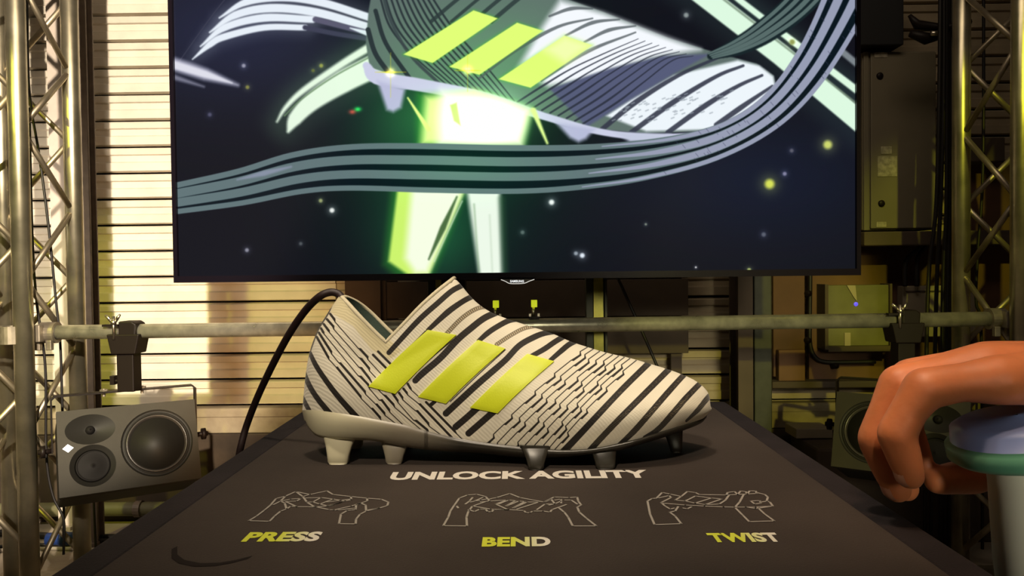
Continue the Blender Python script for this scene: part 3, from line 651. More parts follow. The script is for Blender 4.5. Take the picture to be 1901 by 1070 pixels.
# ------------------------------------------------------------------ speakers
def speaker(mirror, label, pxL, pxR, dL, dR, yT, yB):
    """front face: left edge (pxL, depth dL), right edge (pxR, dR)"""
    a = at(pxL, yT[0], dL); b = at(pxR, yT[1], dR); c = at(pxL, yB[0], dL)
    ex = Vector((b.x - a.x, b.y - a.y, 0)); W = ex.length; ex.normalize()
    H = a.z - c.z; up = Vector((0, 0, 1)); nin = up.cross(ex)      # points into the cabinet (away from the camera)
    if nin.y < 0: nin = -nin
    o = Vector((a.x, a.y, c.z))
    M0 = None
    t = empty('studio_monitor', o + ex * W / 2 + nin * .1, label, 'speaker', None)
    M = Matrix(((ex.x, nin.x, 0, o.x), (ex.y, nin.y, 0, o.y), (0, 0, 1, o.z), (0, 0, 0, 1)))
    M0 = M.copy(); M = M @ Matrix.Translation((0, 0, H / 2)) @ Matrix.Rotation(math.radians(-21), 4, 'X') @ Matrix.Translation((0, 0, -H / 2))
    fx = lambda u: (W - u) if mirror else u
    def g(name, vf, mt, sm=False, bev=0): return mk(name, xf(vf, M), mt, t, smooth=sm, bevel=bev)
    # cabinet with slanting lower chamfer
    V = []; 
    D = .22
    mk('cabinet', xf(box(.002, W - .002, .030, D, .0, H - .004), M), M_SPKD, t, bevel=.006)
    # baffle as a plate with three round openings (grid cut by boolean-free polar patches)
    bm = bmesh.new()
    def ring_pts(cx, cz, rx, rz, n=40): return [(cx + rx * math.cos(2 * math.pi * k / n), cz + rz * math.sin(2 * math.pi * k / n)) for k in range(n)]
    u = W / .346; v = H / .2235
    holes = [(fx(.078 * u), .168 * v, .060 * u, .040 * v), (fx(.080 * u), .072 * v, .055 * u, .055 * v), (fx(.240 * u), .112 * v, .092 * u, .092 * v)]
    loops = [[(0, 0), (W, 0), (W, H), (0, H)]] + [ring_pts(*h) for h in holes]
    ed = []
    for L in loops:
        vs = [bm.verts.new((p[0], 0, p[1])) for p in L]
        ed += [bm.edges.new((vs[i], vs[(i + 1) % len(vs)])) for i in range(len(vs))]
    bmesh.ops.triangle_fill(bm, use_beauty=True, use_dissolve=False, edges=ed)
    # drop faces inside holes
    dead = []
    for f in bm.faces:
        cc = f.calc_center_median()
        for (cx, cz, rx, rz) in holes:
            if ((cc.x - cx) / rx) ** 2 + ((cc.z - cz) / rz) ** 2 < .97: dead.append(f); break
    bmesh.ops.delete(bm, geom=dead, context='FACES')
    ext = bmesh.ops.extrude_face_region(bm, geom=bm.faces[:])
    bmesh.ops.translate(bm, vec=(0, .030, 0), verts=[e for e in ext['geom'] if isinstance(e, bmesh.types.BMVert)])
    bmesh.ops.recalc_face_normals(bm, faces=bm.faces[:])
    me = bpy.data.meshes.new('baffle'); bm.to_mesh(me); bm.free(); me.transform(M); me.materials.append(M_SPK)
    bo = bpy.data.objects.new('baffle', me); C.objects.link(bo); bo.parent = t; bo.matrix_parent_inverse = Matrix.Translation(-t.location)
    def dish(name, h, prof, mt, par=None):
        cx, cz, rx, rz = h
        vf = lathe(prof, 48, 1, rz / rx, front=False); return g(name, xf(vf, Matrix.Translation((cx, 0, cz))), mt, True)
    h1, h2, h3 = holes
    R1 = h1[2]; R2 = h2[2]; R3 = h3[2]
    dish('waveguide', h1, [(R1, -.0005), (R1 * .93, .001), (R1 * .6, .008), (R1 * .3, .013), (R1 * .2, .0145), (.0001, .0146)], M_SPKD)
    dish('tweeter_dome', (h1[0], h1[1], 1, 1), [(.012, .012), (.011, .008), (.008, .004), (.004, .002), (.0001, .0015)], M_CONE)
    dish('midrange_waveguide', h2, [(R2, -.0005), (R2 * .95, .001), (R2 * .8, .008), (R2 * .74, .0095)], M_SPKD)
    dish('midrange_cone', h2, [(R2 * .74, .0085), (R2 * .71, .004), (R2 * .68, .006), (R2 * .62, .006), (R2 * .35, .003), (R2 * .15, .001), (.0001, .0005)], M_CONE)
    dish('woofer_ring', h3, [(R3, -.0005), (R3 * .985, .001), (R3 * .92, .006), (R3 * .90, .002), (R3 * .875, .0018), (R3 * .86, .007)], M_SPKD)
    dish('woofer_surround', h3, [(R3 * .87, .007), (R3 * .855, .0015), (R3 * .83, -.0005), (R3 * .80, .0015), (R3 * .77, .008), (R3 * .76, .0095)], M_SURR)
    dish('woofer_cone', h3, [(R3 * .775, .008), (R3 * .75, .009), (R3 * .5, .016), (R3 * .3, .0215), (R3 * .28, .018), (R3 * .2, .0135), (R3 * .1, .011), (.0001, .0105)], M_CONE)
    ux = fx(.024 * u); uz = .124 * v
    g('badge_light', ([(ux - .013, -.0012, uz), (ux, -.0012, uz - .011), (ux + .013, -.0012, uz), (ux, -.0012, uz + .011), (ux - .013, .001, uz), (ux, .001, uz - .011), (ux + .013, .001, uz), (ux, .001, uz + .011)], [(0, 1, 2, 3), (0, 4, 5, 1), (1, 5, 6, 2), (2, 6, 7, 3), (3, 7, 4, 0)]), M_LED)
    return t, M0, W, H
def mount(M, W, H, postx, label, clampx):
    x, zz = bx(clampx)
    t = empty('speaker_mount', (x, BY, zz), label, 'bracket')
    # yoke: flat strap over the cabinet
    e = .012; y = .075
    zy = H + .030
    P = [(-e, H * .45), (-e, zy - .01), (-e + .01, zy), (W + e - .01, zy), (W + e, zy - .01), (W + e, H * .45)]
    V = []; Fc = []
    outer = P; inner = [(-e + .004, H * .45), (-e + .004, zy - .012), (-e + .012, zy - .004), (W + e - .012, zy - .004), (W + e - .004, zy - .012), (W + e - .004, H * .45)]
    for yy in (y, y + .03):
        V += [(p[0], yy, p[1]) for p in outer] + [(p[0], yy, p[1]) for p in inner]
    n = 6
    for i in range(n - 1):
        Fc += [(i, i + 1, n + i + 1, n + i), (2 * n + i, 3 * n + i, 3 * n + i + 1, 2 * n + i + 1), (i, 2 * n + i, 2 * n + i + 1, i + 1), (n + i, n + i + 1, 3 * n + i + 1, 3 * n + i)]
    mk('yoke', xf((V, Fc), M), M_BLKMETAL, t)
    for s, xx in ((-1, -e), (1, W + e)):
        q = M @ Vector((xx, y + .015, H * .47)); dx = (M.to_3x3() @ Vector((s, 0, 0)))
        mk('knob', cyl(q, q + dx * .032, .007, 10), M_BLKMETAL, t, smooth=True)
        mk('knob', cyl(q + dx * .014, q + dx * .026, .017, 10), M_BLKMETAL, t, smooth=True)
    top = M @ Vector((0, y + .015, zy)); ztop = top.z
    # strap bolts
    for f_ in (.34, .62):
        q = M @ Vector((W * f_, y + .015, zy))
        mk('strap_bolt', join(cyl(q + Vector((0, 0, -.014)), q + Vector((0, 0, .008)), .0045, 8), cyl(q + Vector((0, 0, .001)), q + Vector((0, 0, .006)), .011, 6)), M_CLAMP, t)
    # the post hangs from the clamp and meets the strap
    mk('post', box(x - .024, x + .024, BY - .024, BY + .024, ztop, zz - .045), M_BLKMETAL, t, bevel=.003)
    mk('clamp_jaw', prism([(x - .046, zz - .006), (x + .046, zz - .006), (x + .034, zz - .062), (x - .034, zz - .062)], BY - .034, BY + .034), M_BLKMETAL, t, bevel=.003)
    hook = [(x - .02, zz + .0), (x + .034, zz + .0), (x + .034, zz + .020), (x + .022, zz + .030), (x - .02, zz + .030)]
    mk('clamp_hook', prism([(x - .014, zz - .01), (x + .034, zz - .01), (x + .036, zz + .022), (x + .024, zz + .030), (x - .014, zz + .030)], BY - .030, BY + .030), M_BLKMETAL, t, bevel=.004)
    mk('clamp_plate', box(x - .056, x - .012, BY - .036, BY - .018, zz + .016, zz + .022), M_BLKMETAL, t)
    c = Vector((x - .024, BY - .034, zz))
    mk('bolt', cyl(c + Vector((0, 0, -.02)), c + Vector((0, 0, .045)), .0042, 10), M_ZINC, t, smooth=True)
    mk('wing_nut', join(cyl(c + Vector((0, 0, .022)), c + Vector((0, 0, .034)), .008, 10), tube([c + Vector((-.006, 0, .03)), c + Vector((-.015, 0, .042)), c + Vector((-.023, 0, .048))], [.004, .005, .003], 8), tube([c + Vector((.006, 0, .03)), c + Vector((.013, 0, .042)), c + Vector((.019, 0, .050))], [.004, .005, .003], 8)), M_ZINC, t, smooth=True)
    mk('thumb_screw', join(cyl((x - .024, BY - .01, ztop + .03), (x - .034, BY - .01, ztop + .03), .005, 8), box(x - .046, x - .034, BY - .02, BY, ztop + .02, ztop + .045)), M_BLKMETAL, t)
    return t
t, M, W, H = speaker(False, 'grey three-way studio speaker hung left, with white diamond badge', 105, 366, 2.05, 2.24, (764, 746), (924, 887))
mount(M, W, H, 0, 'black yoke and post holding the left speaker', 238)
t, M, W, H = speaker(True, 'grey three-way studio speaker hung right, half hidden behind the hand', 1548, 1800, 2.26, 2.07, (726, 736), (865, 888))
mount(M, W, H, 0, 'black yoke and post holding the right speaker', 1676)

# ------------------------------------------------------------------ floor cables and pipe at the left
t = empty('water_pipe', at(230, 947, 2.93), 'thick greenish pipe running low along the lower wall', 'pipe')
zz = at(230, 947, 2.91).z
mk('pipe_run', cyl((-2.6, 2.92, zz), (-.60, 2.92, zz), .026, 16), mat('green pipe', (.16, .15, .08), .6, noise=.3, nscale=8), t, smooth=True)
for x in (-2.0, -1.45, -.9):
    mk('pipe_bracket', join(cyl((x - .012, 2.92, zz), (x + .012, 2.92, zz), .031, 16), box(x - .01, x + .01, 2.94, 2.969, zz - .01, zz + .01)), M_COL, t)
zf = .012
for i, (c0, r, mt, lb) in enumerate(((2.78, .012, M_RUBBER, 'thick black cable lying on the floor nearest the wall at left'), (2.70, .008, M_RUBBER, 'thin black cable on the floor by the left truss foot'), (2.62, .006, mat('white cable', (.45, .4, .33), .5), 'thin pale cable curling on the floor by the left truss'))):
    pts = [Vector((-2.3 + .22 * k_, c0 + .035 * math.sin(k_ * 1.3 + i * 2), r + .001)) for k_ in range(8)]
    cable('floor_cable', pts, r, mt, lb)
p = onz(112, 1004, .02); 
t = empty('cable_connector', (p.x, p.y, 0), 'blue cable connector on the floor behind the left truss', 'connector')
mk('barrel', cyl((p.x - .045, p.y, .024), (p.x + .045, p.y + .006, .024), .023, 16), M_BLUE, t, smooth=True)
mk('collar_ring', cyl((p.x + .0, p.y + .003, .024), (p.x + .014, p.y + .004, .024), .0255, 16), M_BLUE, t, smooth=True)
mk('cable_gland', cyl((p.x + .045, p.y + .006, .024), (p.x + .075, p.y + .008, .024), .013, 12), M_RUBBER, t, smooth=True)

# ------------------------------------------------------------------ demonstration plinth
TZ = CAMZ - .139
XL, XR = -.199, .1914; OL, OR = -.221, .213; YB = .815; YF = .27
plinth = empty('display_plinth', ((OL + OR) / 2, (YB + YF) / 2, 0), 'black cloth-covered display plinth printed with grey hand drawings', 'plinth')
mk('body', box(OL + .004, OR - .004, YF + .004, YB - .004, 0, TZ - .02), M_EDGE, plinth, bevel=.004)
mk('top_panel', box(XL, XR, YF + .02, YB - .02, TZ - .02, TZ), M_TABLE, plinth, bevel=.0012)
mk('edge_trim', join(box(OL, XL - .0006, YF, YB, TZ - .03, TZ - .0012), box(XR + .0006, OR, YF, YB, TZ - .03, TZ - .0012), box(XL - .0006, XR + .0006, YB - .0194, YB, TZ - .03, TZ - .0012), box(XL - .0006, XR + .0006, YF, YF + .0194, TZ - .03, TZ - .0012)), M_EDGE, plinth, bevel=.002)
def grad_mat(name, c1, c2, xa, xb_):
    m = mat(name, c1, .55); nt = m.node_tree; g = nt.nodes.new('ShaderNodeNewGeometry'); s = nt.nodes.new('ShaderNodeSeparateXYZ'); mr = nt.nodes.new('ShaderNodeMapRange'); mx = nt.nodes.new('ShaderNodeMix'); mx.data_type = 'RGBA'
    tc = nt.nodes.new('ShaderNodeTexCoord')
    nt.links.new(tc.outputs['Object'], s.inputs[0]); nt.links.new(s.outputs[0], mr.inputs[0]); mr.inputs[1].default_value = xa; mr.inputs[2].default_value = xb_
    nt.links.new(mr.outputs[0], mx.inputs[0]); mx.inputs[6].default_value = (*c1, 1); mx.inputs[7].default_value = (*c2, 1)
    nt.links.new(mx.outputs[2], nt.nodes['Principled BSDF'].inputs['Base Color']); return m
YEL = (.52, .56, .03); CRM = (.62, .58, .50)
def word(body, x0p, x1p, ybase, ytop, mt, off, sp, lb):
    xm_ = (x0p + x1p) / 2
    ya = onz(xm_, ybase, TZ).y; yb_ = onz(xm_, ytop, TZ).y
    xl = onz(x0p, ybase, TZ).x; xr = onz(x1p, ybase, TZ).x
    return text('lettering', body, mt, plinth, (Vector((xl, ya, TZ)), Vector((xr - xl, 0, 0)), Vector((0, yb_ - ya, 0))), off, sp, lb, .0003), xl, xr
word('UNLOCK AGILITY', 722, 1210, 890.5, 875.5, M_WHITEP, .045, 1.02, 'white title lettering')
for body, a, b, yb_, yt in (('PRESS', 447, 588, 1007, 989), ('BEND', 894, 1023, 1016, 998.5), ('TWIST', 1322, 1455, 1008, 990.5)):
    xl = onz(a, yb_, TZ).x; xr = onz(b, yb_, TZ).x
    word(body, a, b, yb_, yt, grad_mat('yellow to white print ' + body, YEL, CRM, xl + (xr - xl) * .45, xr - (xr - xl) * .08), .048, 1.04, 'yellow fading to white lettering')
def line_art(name, lines, org, label):
    parts = []
    for L in lines:
        P = [onz(org[0] + x / 5.35, org[1] + y / 5.35, TZ) for x, y in L]
        for i in range(len(P) - 1):
            d = (P[i + 1] - P[i]); 
            if d.length < 1e-6: continue
            d.normalize(); s = Vector((-d.y, d.x, 0)) * .00062; e = d * .0004
            q = [P[i] - e - s, P[i + 1] + e - s, P[i + 1] + e + s, P[i] - e + s]
            for v in q: v.z = TZ + .0003
            parts.append((q, [(0, 1, 2, 3)]))
    return mk(name, join(*parts), M_GREYP, plinth, label=label)
line_art('hand_drawing', [
    [(225, 685), (300, 640), (380, 580), (440, 530), (495, 465), (590, 440), (690, 395), (760, 445), (800, 500), (880, 550)],
    [(225, 685), (430, 692), (480, 640), (540, 590), (600, 570), (640, 540), (700, 545)], [(470, 525), (540, 490), (590, 440)], [(540, 490), (580, 510), (600, 570)], [(545, 490), (640, 470), (740, 465), (700, 490), (590, 495)],
    [(690, 395), (830, 425), (1000, 388), (1060, 425), (1240, 445), (1400, 462), (1540, 472), (1610, 500), (1600, 535), (1520, 560), (1400, 580)],
    [(830, 425), (760, 445)], [(600, 500), (700, 545), (890, 548), (1020, 575), (1100, 580), (1280, 560)], [(1240, 445), (1240, 475), (1000, 540), (890, 548)], [(1400, 462), (1400, 490), (1240, 540), (1060, 580)],
    [(790, 460), (940, 455), (860, 500), (800, 500)], [(940, 455), (1060, 470), (930, 520), (860, 500)], [(1060, 470), (1180, 490), (1010, 540), (930, 520)], [(1000, 500), (1240, 470)],
    [(1120, 715), (1285, 718), (1290, 670), (1330, 620), (1390, 590), (1385, 530), (1330, 508), (1290, 530), (1285, 575), (1200, 585), (1140, 620), (1120, 715)], [(1390, 590), (1520, 560)]],
    (420, 840), 'grey line drawing of hands pressing a boot')
line_art('hand_drawing', [
    [(230, 735), (280, 650), (300, 590), (340, 530), (390, 460), (470, 430), (560, 422), (650, 445), (690, 490), (600, 500)], [(230, 735), (465, 738), (460, 650), (480, 590), (520, 540), (640, 500)], [(450, 520), (490, 490), (520, 455)], [(500, 500), (600, 480), (660, 470)], [(540, 490), (620, 455)], [(365, 540), (378, 560)],
    [(480, 575), (540, 595), (590, 570), (650, 570), (670, 595), (710, 598), (730, 575), (880, 575), (1030, 585), (1050, 605), (1090, 605), (1120, 590), (1220, 590), (1290, 600), (1310, 575), (1450, 525)],
    [(690, 470), (760, 455), (890, 415), (990, 455), (1230, 500), (1330, 450), (1480, 455), (1560, 450), (1570, 490), (1600, 530), (1560, 550)], [(520, 540), (700, 570), (870, 575), (750, 520), (860, 480), (690, 490)],
    [(780, 520), (880, 480), (950, 485), (850, 540)], [(860, 540), (980, 490), (1040, 495), (920, 560)], [(930, 560), (1060, 500), (1180, 500), (960, 570)], [(1160, 575), (1240, 520), (1330, 520), (1400, 490)],
    [(1240, 500), (1300, 470), (1340, 520), (1280, 530)], [(1340, 480), (1400, 470), (1400, 510)], [(1380, 560), (1430, 600), (1470, 650), (1515, 738), (1750, 738), (1650, 660), (1580, 600), (1560, 550)], [(1440, 480), (1500, 480), (1560, 520)]],
    (780, 840), 'grey line drawing of hands bending a boot')
line_art('hand_drawing', [
    [(225, 490), (250, 620), (295, 725), (560, 715), (500, 640), (445, 600), (500, 590), (530, 545)], [(225, 490), (270, 465), (330, 460), (440, 435), (460, 455), (360, 505), (400, 540), (450, 570), (490, 560)], [(320, 455), (370, 405), (450, 420), (560, 445), (620, 395), (700, 405), (740, 425), (1010, 430)],
    [(370, 510), (600, 530), (790, 540), (980, 548), (1090, 550), (1300, 550), (1470, 540), (1440, 500), (1410, 490), (1420, 450), (1390, 425), (1310, 405)], [(560, 445), (500, 480), (600, 490), (700, 440)], [(600, 490), (700, 510), (860, 460), (700, 440)], [(700, 510), (800, 525), (960, 470), (870, 460)], [(800, 525), (940, 520), (1000, 480), (1035, 430)], [(1100, 545), (1140, 500), (1180, 425)],
    [(1010, 430), (1020, 405), (1090, 395), (1120, 425), (1150, 390), (1200, 395), (1215, 420), (1240, 388), (1300, 390), (1310, 415), (1010, 430)], [(1250, 490), (1340, 485), (1350, 510), (1290, 520), (1250, 490)], [(1350, 500), (1420, 490)],
    [(1100, 560), (1170, 630), (1235, 695), (1485, 688), (1390, 620), (1320, 555)], [(580, 560), (620, 568), (660, 548)], [(1200, 550), (1300, 565), (1440, 545)]],
    (1160, 840), 'grey line drawing of hands twisting a boot')

sc_ = [onz(x, y, TZ) for x, y in ((322, 1018), (322, 1034), (335, 1044), (365, 1050), (400, 1049), (430, 1044), (462, 1036))]
vs_ = []
for k_, p_ in enumerate(sc_): vs_ += [(p_.x, p_.y - .0022, TZ + .0002), (p_.x + .001, p_.y + .0022, TZ + .0002)]
mk('scuff_mark', (vs_, [(2 * k_, 2 * k_ + 2, 2 * k_ + 3, 2 * k_ + 1) for k_ in range(len(sc_) - 1)]), mat('dark scuff', (.014, .010, .009), .9, spec=.1), plinth, label='dark curved scuff on the cloth')
# ------------------------------------------------------------------ the boot
YC = .585
Bpts = [(561, 764), (600, 769), (667, 778), (749, 793), (779, 801), (850, 817), (914, 826), (980, 833), (1043, 837), (1107, 833), (1182, 817), (1204, 810), (1271, 790), (1298, 781), (1307, 776), (1312, 768)]
Bx_, By_ = np.array(Bpts, float).T
ridge = np.array([(843, 517), (853, 526), (869, 546), (887, 564), (911, 580), (943, 593), (977, 604), (1011, 615), (1035, 624), (1060, 635), (1093, 646), (1130, 657), (1170, 666), (1198, 674), (1241, 687), (1261, 694), (1283, 703), (1298, 712), (1309, 722), (1315, 731), (1318, 742), (1318, 755)], float)
rl = np.concatenate([[0], np.cumsum(np.hypot(*np.diff(ridge, axis=0).T))]); rl /= rl[-1]
coll = np.array([(629, 551), (650, 571), (680, 602), (700, 622), (716, 637)], float)
flap = np.array([(716, 637), (745, 607), (780, 570), (812, 541), (843, 517)], float)
U1, U2 = .185, .35
def arc(P, f):
    l = np.concatenate([[0], np.cumsum(np.hypot(*np.diff(P, axis=0).T))]); l /= l[-1]
    return np.interp(f, l, P[:, 0]), np.interp(f, l, P[:, 1])
def smoothcurve(P, n=10): return np.array([tuple(q)[:2] for q in spline([(a, b, 0) for a, b in P], n)])
ridge_s = smoothcurve(ridge); flap_s = smoothcurve(flap); coll_s = smoothcurve(coll); Bs = smoothcurve(Bpts)
def PX(u, t):
    """photo position of the boot side surface for u along, t up"""
    u = np.asarray(u, float); t = np.asarray(t, float)
    bx_ = 561 + (1312 - 561) * u; by = np.interp(bx_, Bs[:, 0], Bs[:, 1])
    cx_, cy = arc(coll_s, np.clip(u / U1, 0, 1)); fx_, fy = arc(flap_s, np.clip((u - U1) / (U2 - U1), 0, 1)); rx_, ry = arc(ridge_s, np.clip((u - U2) / (1 - U2), 0, 1) ** 1.0)
    tx = np.where(u < U1, cx_, np.where(u < U2, fx_, rx_)); ty = np.where(u < U1, cy, np.where(u < U2, fy, ry))
    hb = -21 * np.sin(np.pi * t) * np.exp(-(u / .10) ** 2) * (1 - .25 * np.cos(np.pi * t))
    tb = 6 * np.sin(np.pi * t) * np.exp(-((1 - u) / .05) ** 2)
    return bx_ + (tx - bx_) * t + hb + tb, by + (ty - by) * t
def W0(u):
    base = np.interp(u, [0, .12, .25, .38, .5, .62, .72, .82, .92, 1.0], [.031, .0325, .033, .0335, .038, .0445, .048, .047, .040, .029])
    e1 = np.sqrt(np.clip(1 - (1 - np.clip(u / .10, 0, 1)) ** 2, 0, 1)); e2 = np.sqrt(np.clip(1 - (1 - np.clip((1 - u) / .13, 0, 1)) ** 2, 0, 1))
    return base * e1 * e2
def WW(u, t):
    a = np.where(u < U1, .80, np.where(u < U2, .80 * np.sqrt(np.clip(1 - ((u - U1) / (U2 - U1)) ** 2, 0, 1)), 0))
    sh = np.sqrt(np.clip((1 - a * a) * (1 - t * t) + a * a, 0, 1))
    bulge = .93 + .07 * np.sin(np.pi * np.clip(t * 1.6, 0, 1))
    sq = 1 + .10 * np.sin(np.pi * t) * np.clip((u - .35) * 4, 0, 1)
    return W0(u) * sh * bulge * sq
def to3(px, py, Y):
    dx = F_[0] * F + R_[0] * (px - CX) + U_[0] * (CY - py); dy = F_[1] * F + R_[1] * (px - CX) + U_[1] * (CY - py); dz = F_[2] * F + R_[2] * (px - CX) + U_[2] * (CY - py)
    s = Y / dy; return np.stack([CP.x + dx * s, Y + 0 * s, CP.z + dz * s], -1)
def SURF(u, t, side=-1, inset=0.0):
    px, py = PX(u, t); Wd = WW(u, t)
    p = to3(px, py, YC - Wd)
    # inset moves inwards
    Wi = np.maximum(Wd - inset, 0)
    p[..., 1] = YC + side * Wi
    if inset: p[..., 0] += inset * np.exp(-(u / .05) ** 2)
    return p
us = np.unique(np.round(np.concatenate([.1 * (1 - np.cos(np.linspace(0, np.pi / 2, 16))), np.linspace(.1, U1, 10), np.linspace(U1, U2, 18), np.linspace(U2, .87, 60), 1 - .13 * (1 - np.cos(np.linspace(0, np.pi / 2, 22)))]), 6))
NV = 30; ph = np.linspace(0, 1, NV)
Ug, Vg = np.meshgrid(us, ph, indexing='ij'); Tg = np.sin(Vg * np.pi / 2)
near = SURF(Ug, Tg, -1); far = SURF(Ug, Tg, 1)
nu = len(us)
V = np.concatenate([near.reshape(-1, 3), far.reshape(-1, 3)]); faces = []; uvs = []
for i in range(nu - 1):
    for j in range(NV - 1):
        a, b, c, d_ = i * NV + j, (i + 1) * NV + j, (i + 1) * NV + j + 1, i * NV + j + 1
        faces.append((a, b, c, d_)); uvs += [(us[i], ph[j]), (us[i + 1], ph[j]), (us[i + 1], ph[j + 1]), (us[i], ph[j + 1])]
        o = nu * NV
        faces.append((a + o, d_ + o, c + o, b + o)); uvs += [(us[i], ph[j]), (us[i], ph[j + 1]), (us[i + 1], ph[j + 1]), (us[i + 1], ph[j])]
# knit picture
kc = Canvas(540, 500, 1335, 860, 3.0, (232, 226, 206))
BK = (26, 20, 12)
def ks(pts, wd, soft=.5, col=BK, al=1, smooth=True): kc.stroke(pts, wd, col, al, soft, smooth=smooth)
# smooth collar band
kc.poly([(627, 545), (640, 548), (745, 652), (722, 668), (690, 650), (655, 605), (613, 580)], (222, 212, 172), 1, 1.5)
kc.poly([(627, 551), (716, 637), (735, 660), (727, 664), (700, 640)], (200, 190, 150), .5, 3)
ks([(626, 540), (611, 579), (591, 612), (577, 649), (566, 680)], 2.4, 1.0)
ks([(575, 655), (586, 678), (603, 704), (628, 737), (668, 782)], [7, 9, 9.5, 10, 12]); ks([(562, 680), (567, 700), (578, 723), (593, 745), (618, 775)], [7, 9, 9.5, 10, 11]); ks([(556, 725), (563, 742), (577, 768)], [6, 8, 8])
def zig_line(segs):
    # segs: list of (x,y,width) vertices; widths are held between vertices
    for a, b in zip(segs[:-1], segs[1:]): ks([(a[0], a[1]), (b[0], b[1])], [a[2], b[2]], .5, smooth=False)
n_, k5 = 1.7, 4.3
for L in ([(613, 583, k5), (620.6, 593, k5), (622, 598, n_), (665, 647, n_), (669, 649, k5), (682, 663, k5), (683, 668, n_), (707, 694, n_)],
          [(607, 593, k5), (618.6, 606, k5), (620, 612, n_), (666, 664, n_), (671, 667, k5), (685, 684, k5), (686, 689, n_), (697, 701, n_)],
          [(601, 602, k5), (610, 614, k5), (612, 618, n_), (666, 682, n_), (671, 684, k5), (685, 702, k5), (691, 712, n_), (711, 733, n_), (716, 736, k5), (730, 751, k5), (733, 757, n_), (787, 803, n_)],
          [(596, 610, k5), (600, 617, k5), (602, 621, n_), (665, 698, n_), (670, 700, k5), (683, 714, k5), (686, 722, n_), (704, 743.5, n_), (709, 743.5, k5), (722, 761, k5), (724, 766, n_), (752, 793, n_)],
          [(592, 618, k5), (614.5, 653, k5), (616, 658, n_), (629, 674, n_), (632, 675, k5), (677, 727, k5), (679, 733, n_), (697, 750.6, n_), (699.5, 751.5, k5), (713, 767, k5), (715, 772, n_), (740, 791, n_)],
          [(588, 626, k5), (609, 663, k5), (611, 668, n_), (624, 682, n_), (626, 683, k5), (669, 736, k5), (671, 741, n_), (689, 759, n_), (691.5, 759.5, k5), (705, 775, k5), (707, 780, n_), (712, 786, n_)],
          [(729, 731, k5), (737.7, 743.5, k5), (739, 748, n_), (768, 781, n_), (773, 782, k5), (793, 798.5, k5), (796, 803, n_), (808, 812, n_)],
          [(741, 730, k5), (746.6, 738, k5), (748, 743, n_), (771, 763, n_), (775, 764, k5), (794.5, 786, k5), (797, 792, n_), (829, 816, n_)],
          [(749, 722, k5), (754.6, 729, k5), (757, 734, n_), (777, 750, n_), (780, 751.5, k5), (839, 813, k5), (842, 816, n_)],
          [(757, 713, k5), (761.7, 721, k5), (764, 725, n_), (776, 736, n_)], [(791, 747, k5), (844, 801, k5), (848, 806, n_), (861, 819, n_)],
          [(692.6, 659, k5), (717, 684, k5)], [(702, 653, k5), (726, 677, k5)]):
    zig_line(L)
ks([(722, 655), (775, 597), (812, 563.5), (838, 541), (858, 530)], [9, 10, 10, 10, 10])
ks([(735, 668), (768, 637), (790, 615)], 2.2)
ks([(795, 613), (831, 580), (859, 560), (880, 549)], [8, 11, 10, 10])
def dotted(pts, wd, n):
    ks(pts, wd + 1.5, .6, (70, 60, 40), .75)
    P = smoothcurve(pts, 20); fs = np.linspace(0, 1, n)
    for f in fs:
        x, y = arc(P, f); x2, y2 = arc(P, min(1, f + .01)); dd = np.array([x2 - x, y2 - y]); L = np.hypot(*dd) + 1e-6
        if f > .985: break
        nx, ny = -dd[1] / L, dd[0] / L
        kc.stroke([(x - nx * wd * .3, y - ny * wd * .3), (x + nx * wd * .3, y + ny * wd * .3)], 1.7, (205, 190, 160), .9, .5, smooth=False)
dotted([(829, 620), (853, 595), (874, 579), (892.5, 571), (910, 570)], 6.5, 26)
dotted([(922, 640), (947, 623.5), (973, 610), (1002, 604)], 6, 24)
ks([(771, 707), (784, 694), (817.6, 665), (849.5, 631), (874, 610), (898, 591.6), (922, 580)], [11, 12, 12, 12, 12, 12, 12])
ks([(889, 633), (905, 619), (921, 608), (943.5, 596), (962, 592)], [8, 10, 10, 10, 10])
ks([(828, 768), (858, 740), (889, 711.5), (936, 671), (964, 642), (992, 626), (1011, 619), (1034, 615)], [12, 12, 12, 11, 11, 11, 10, 10])
ks([(988, 661), (1011, 648), (1030, 635), (1050, 623)], [9, 10, 10, 10]); ks([(1022, 669), (1044, 650), (1058, 639), (1080, 628)], [8, 10, 10, 10])
ks([(846, 793), (866, 776), (886, 758)], 12); ks([(870, 805), (892, 786), (916, 765)], [12, 12, 12]); ks([(800, 752), (807, 746)], 7)
ks([(846, 627), (795, 670), (766, 697)], 1.5); ks([(938, 650), (890, 694), (836, 746)], 1.5)
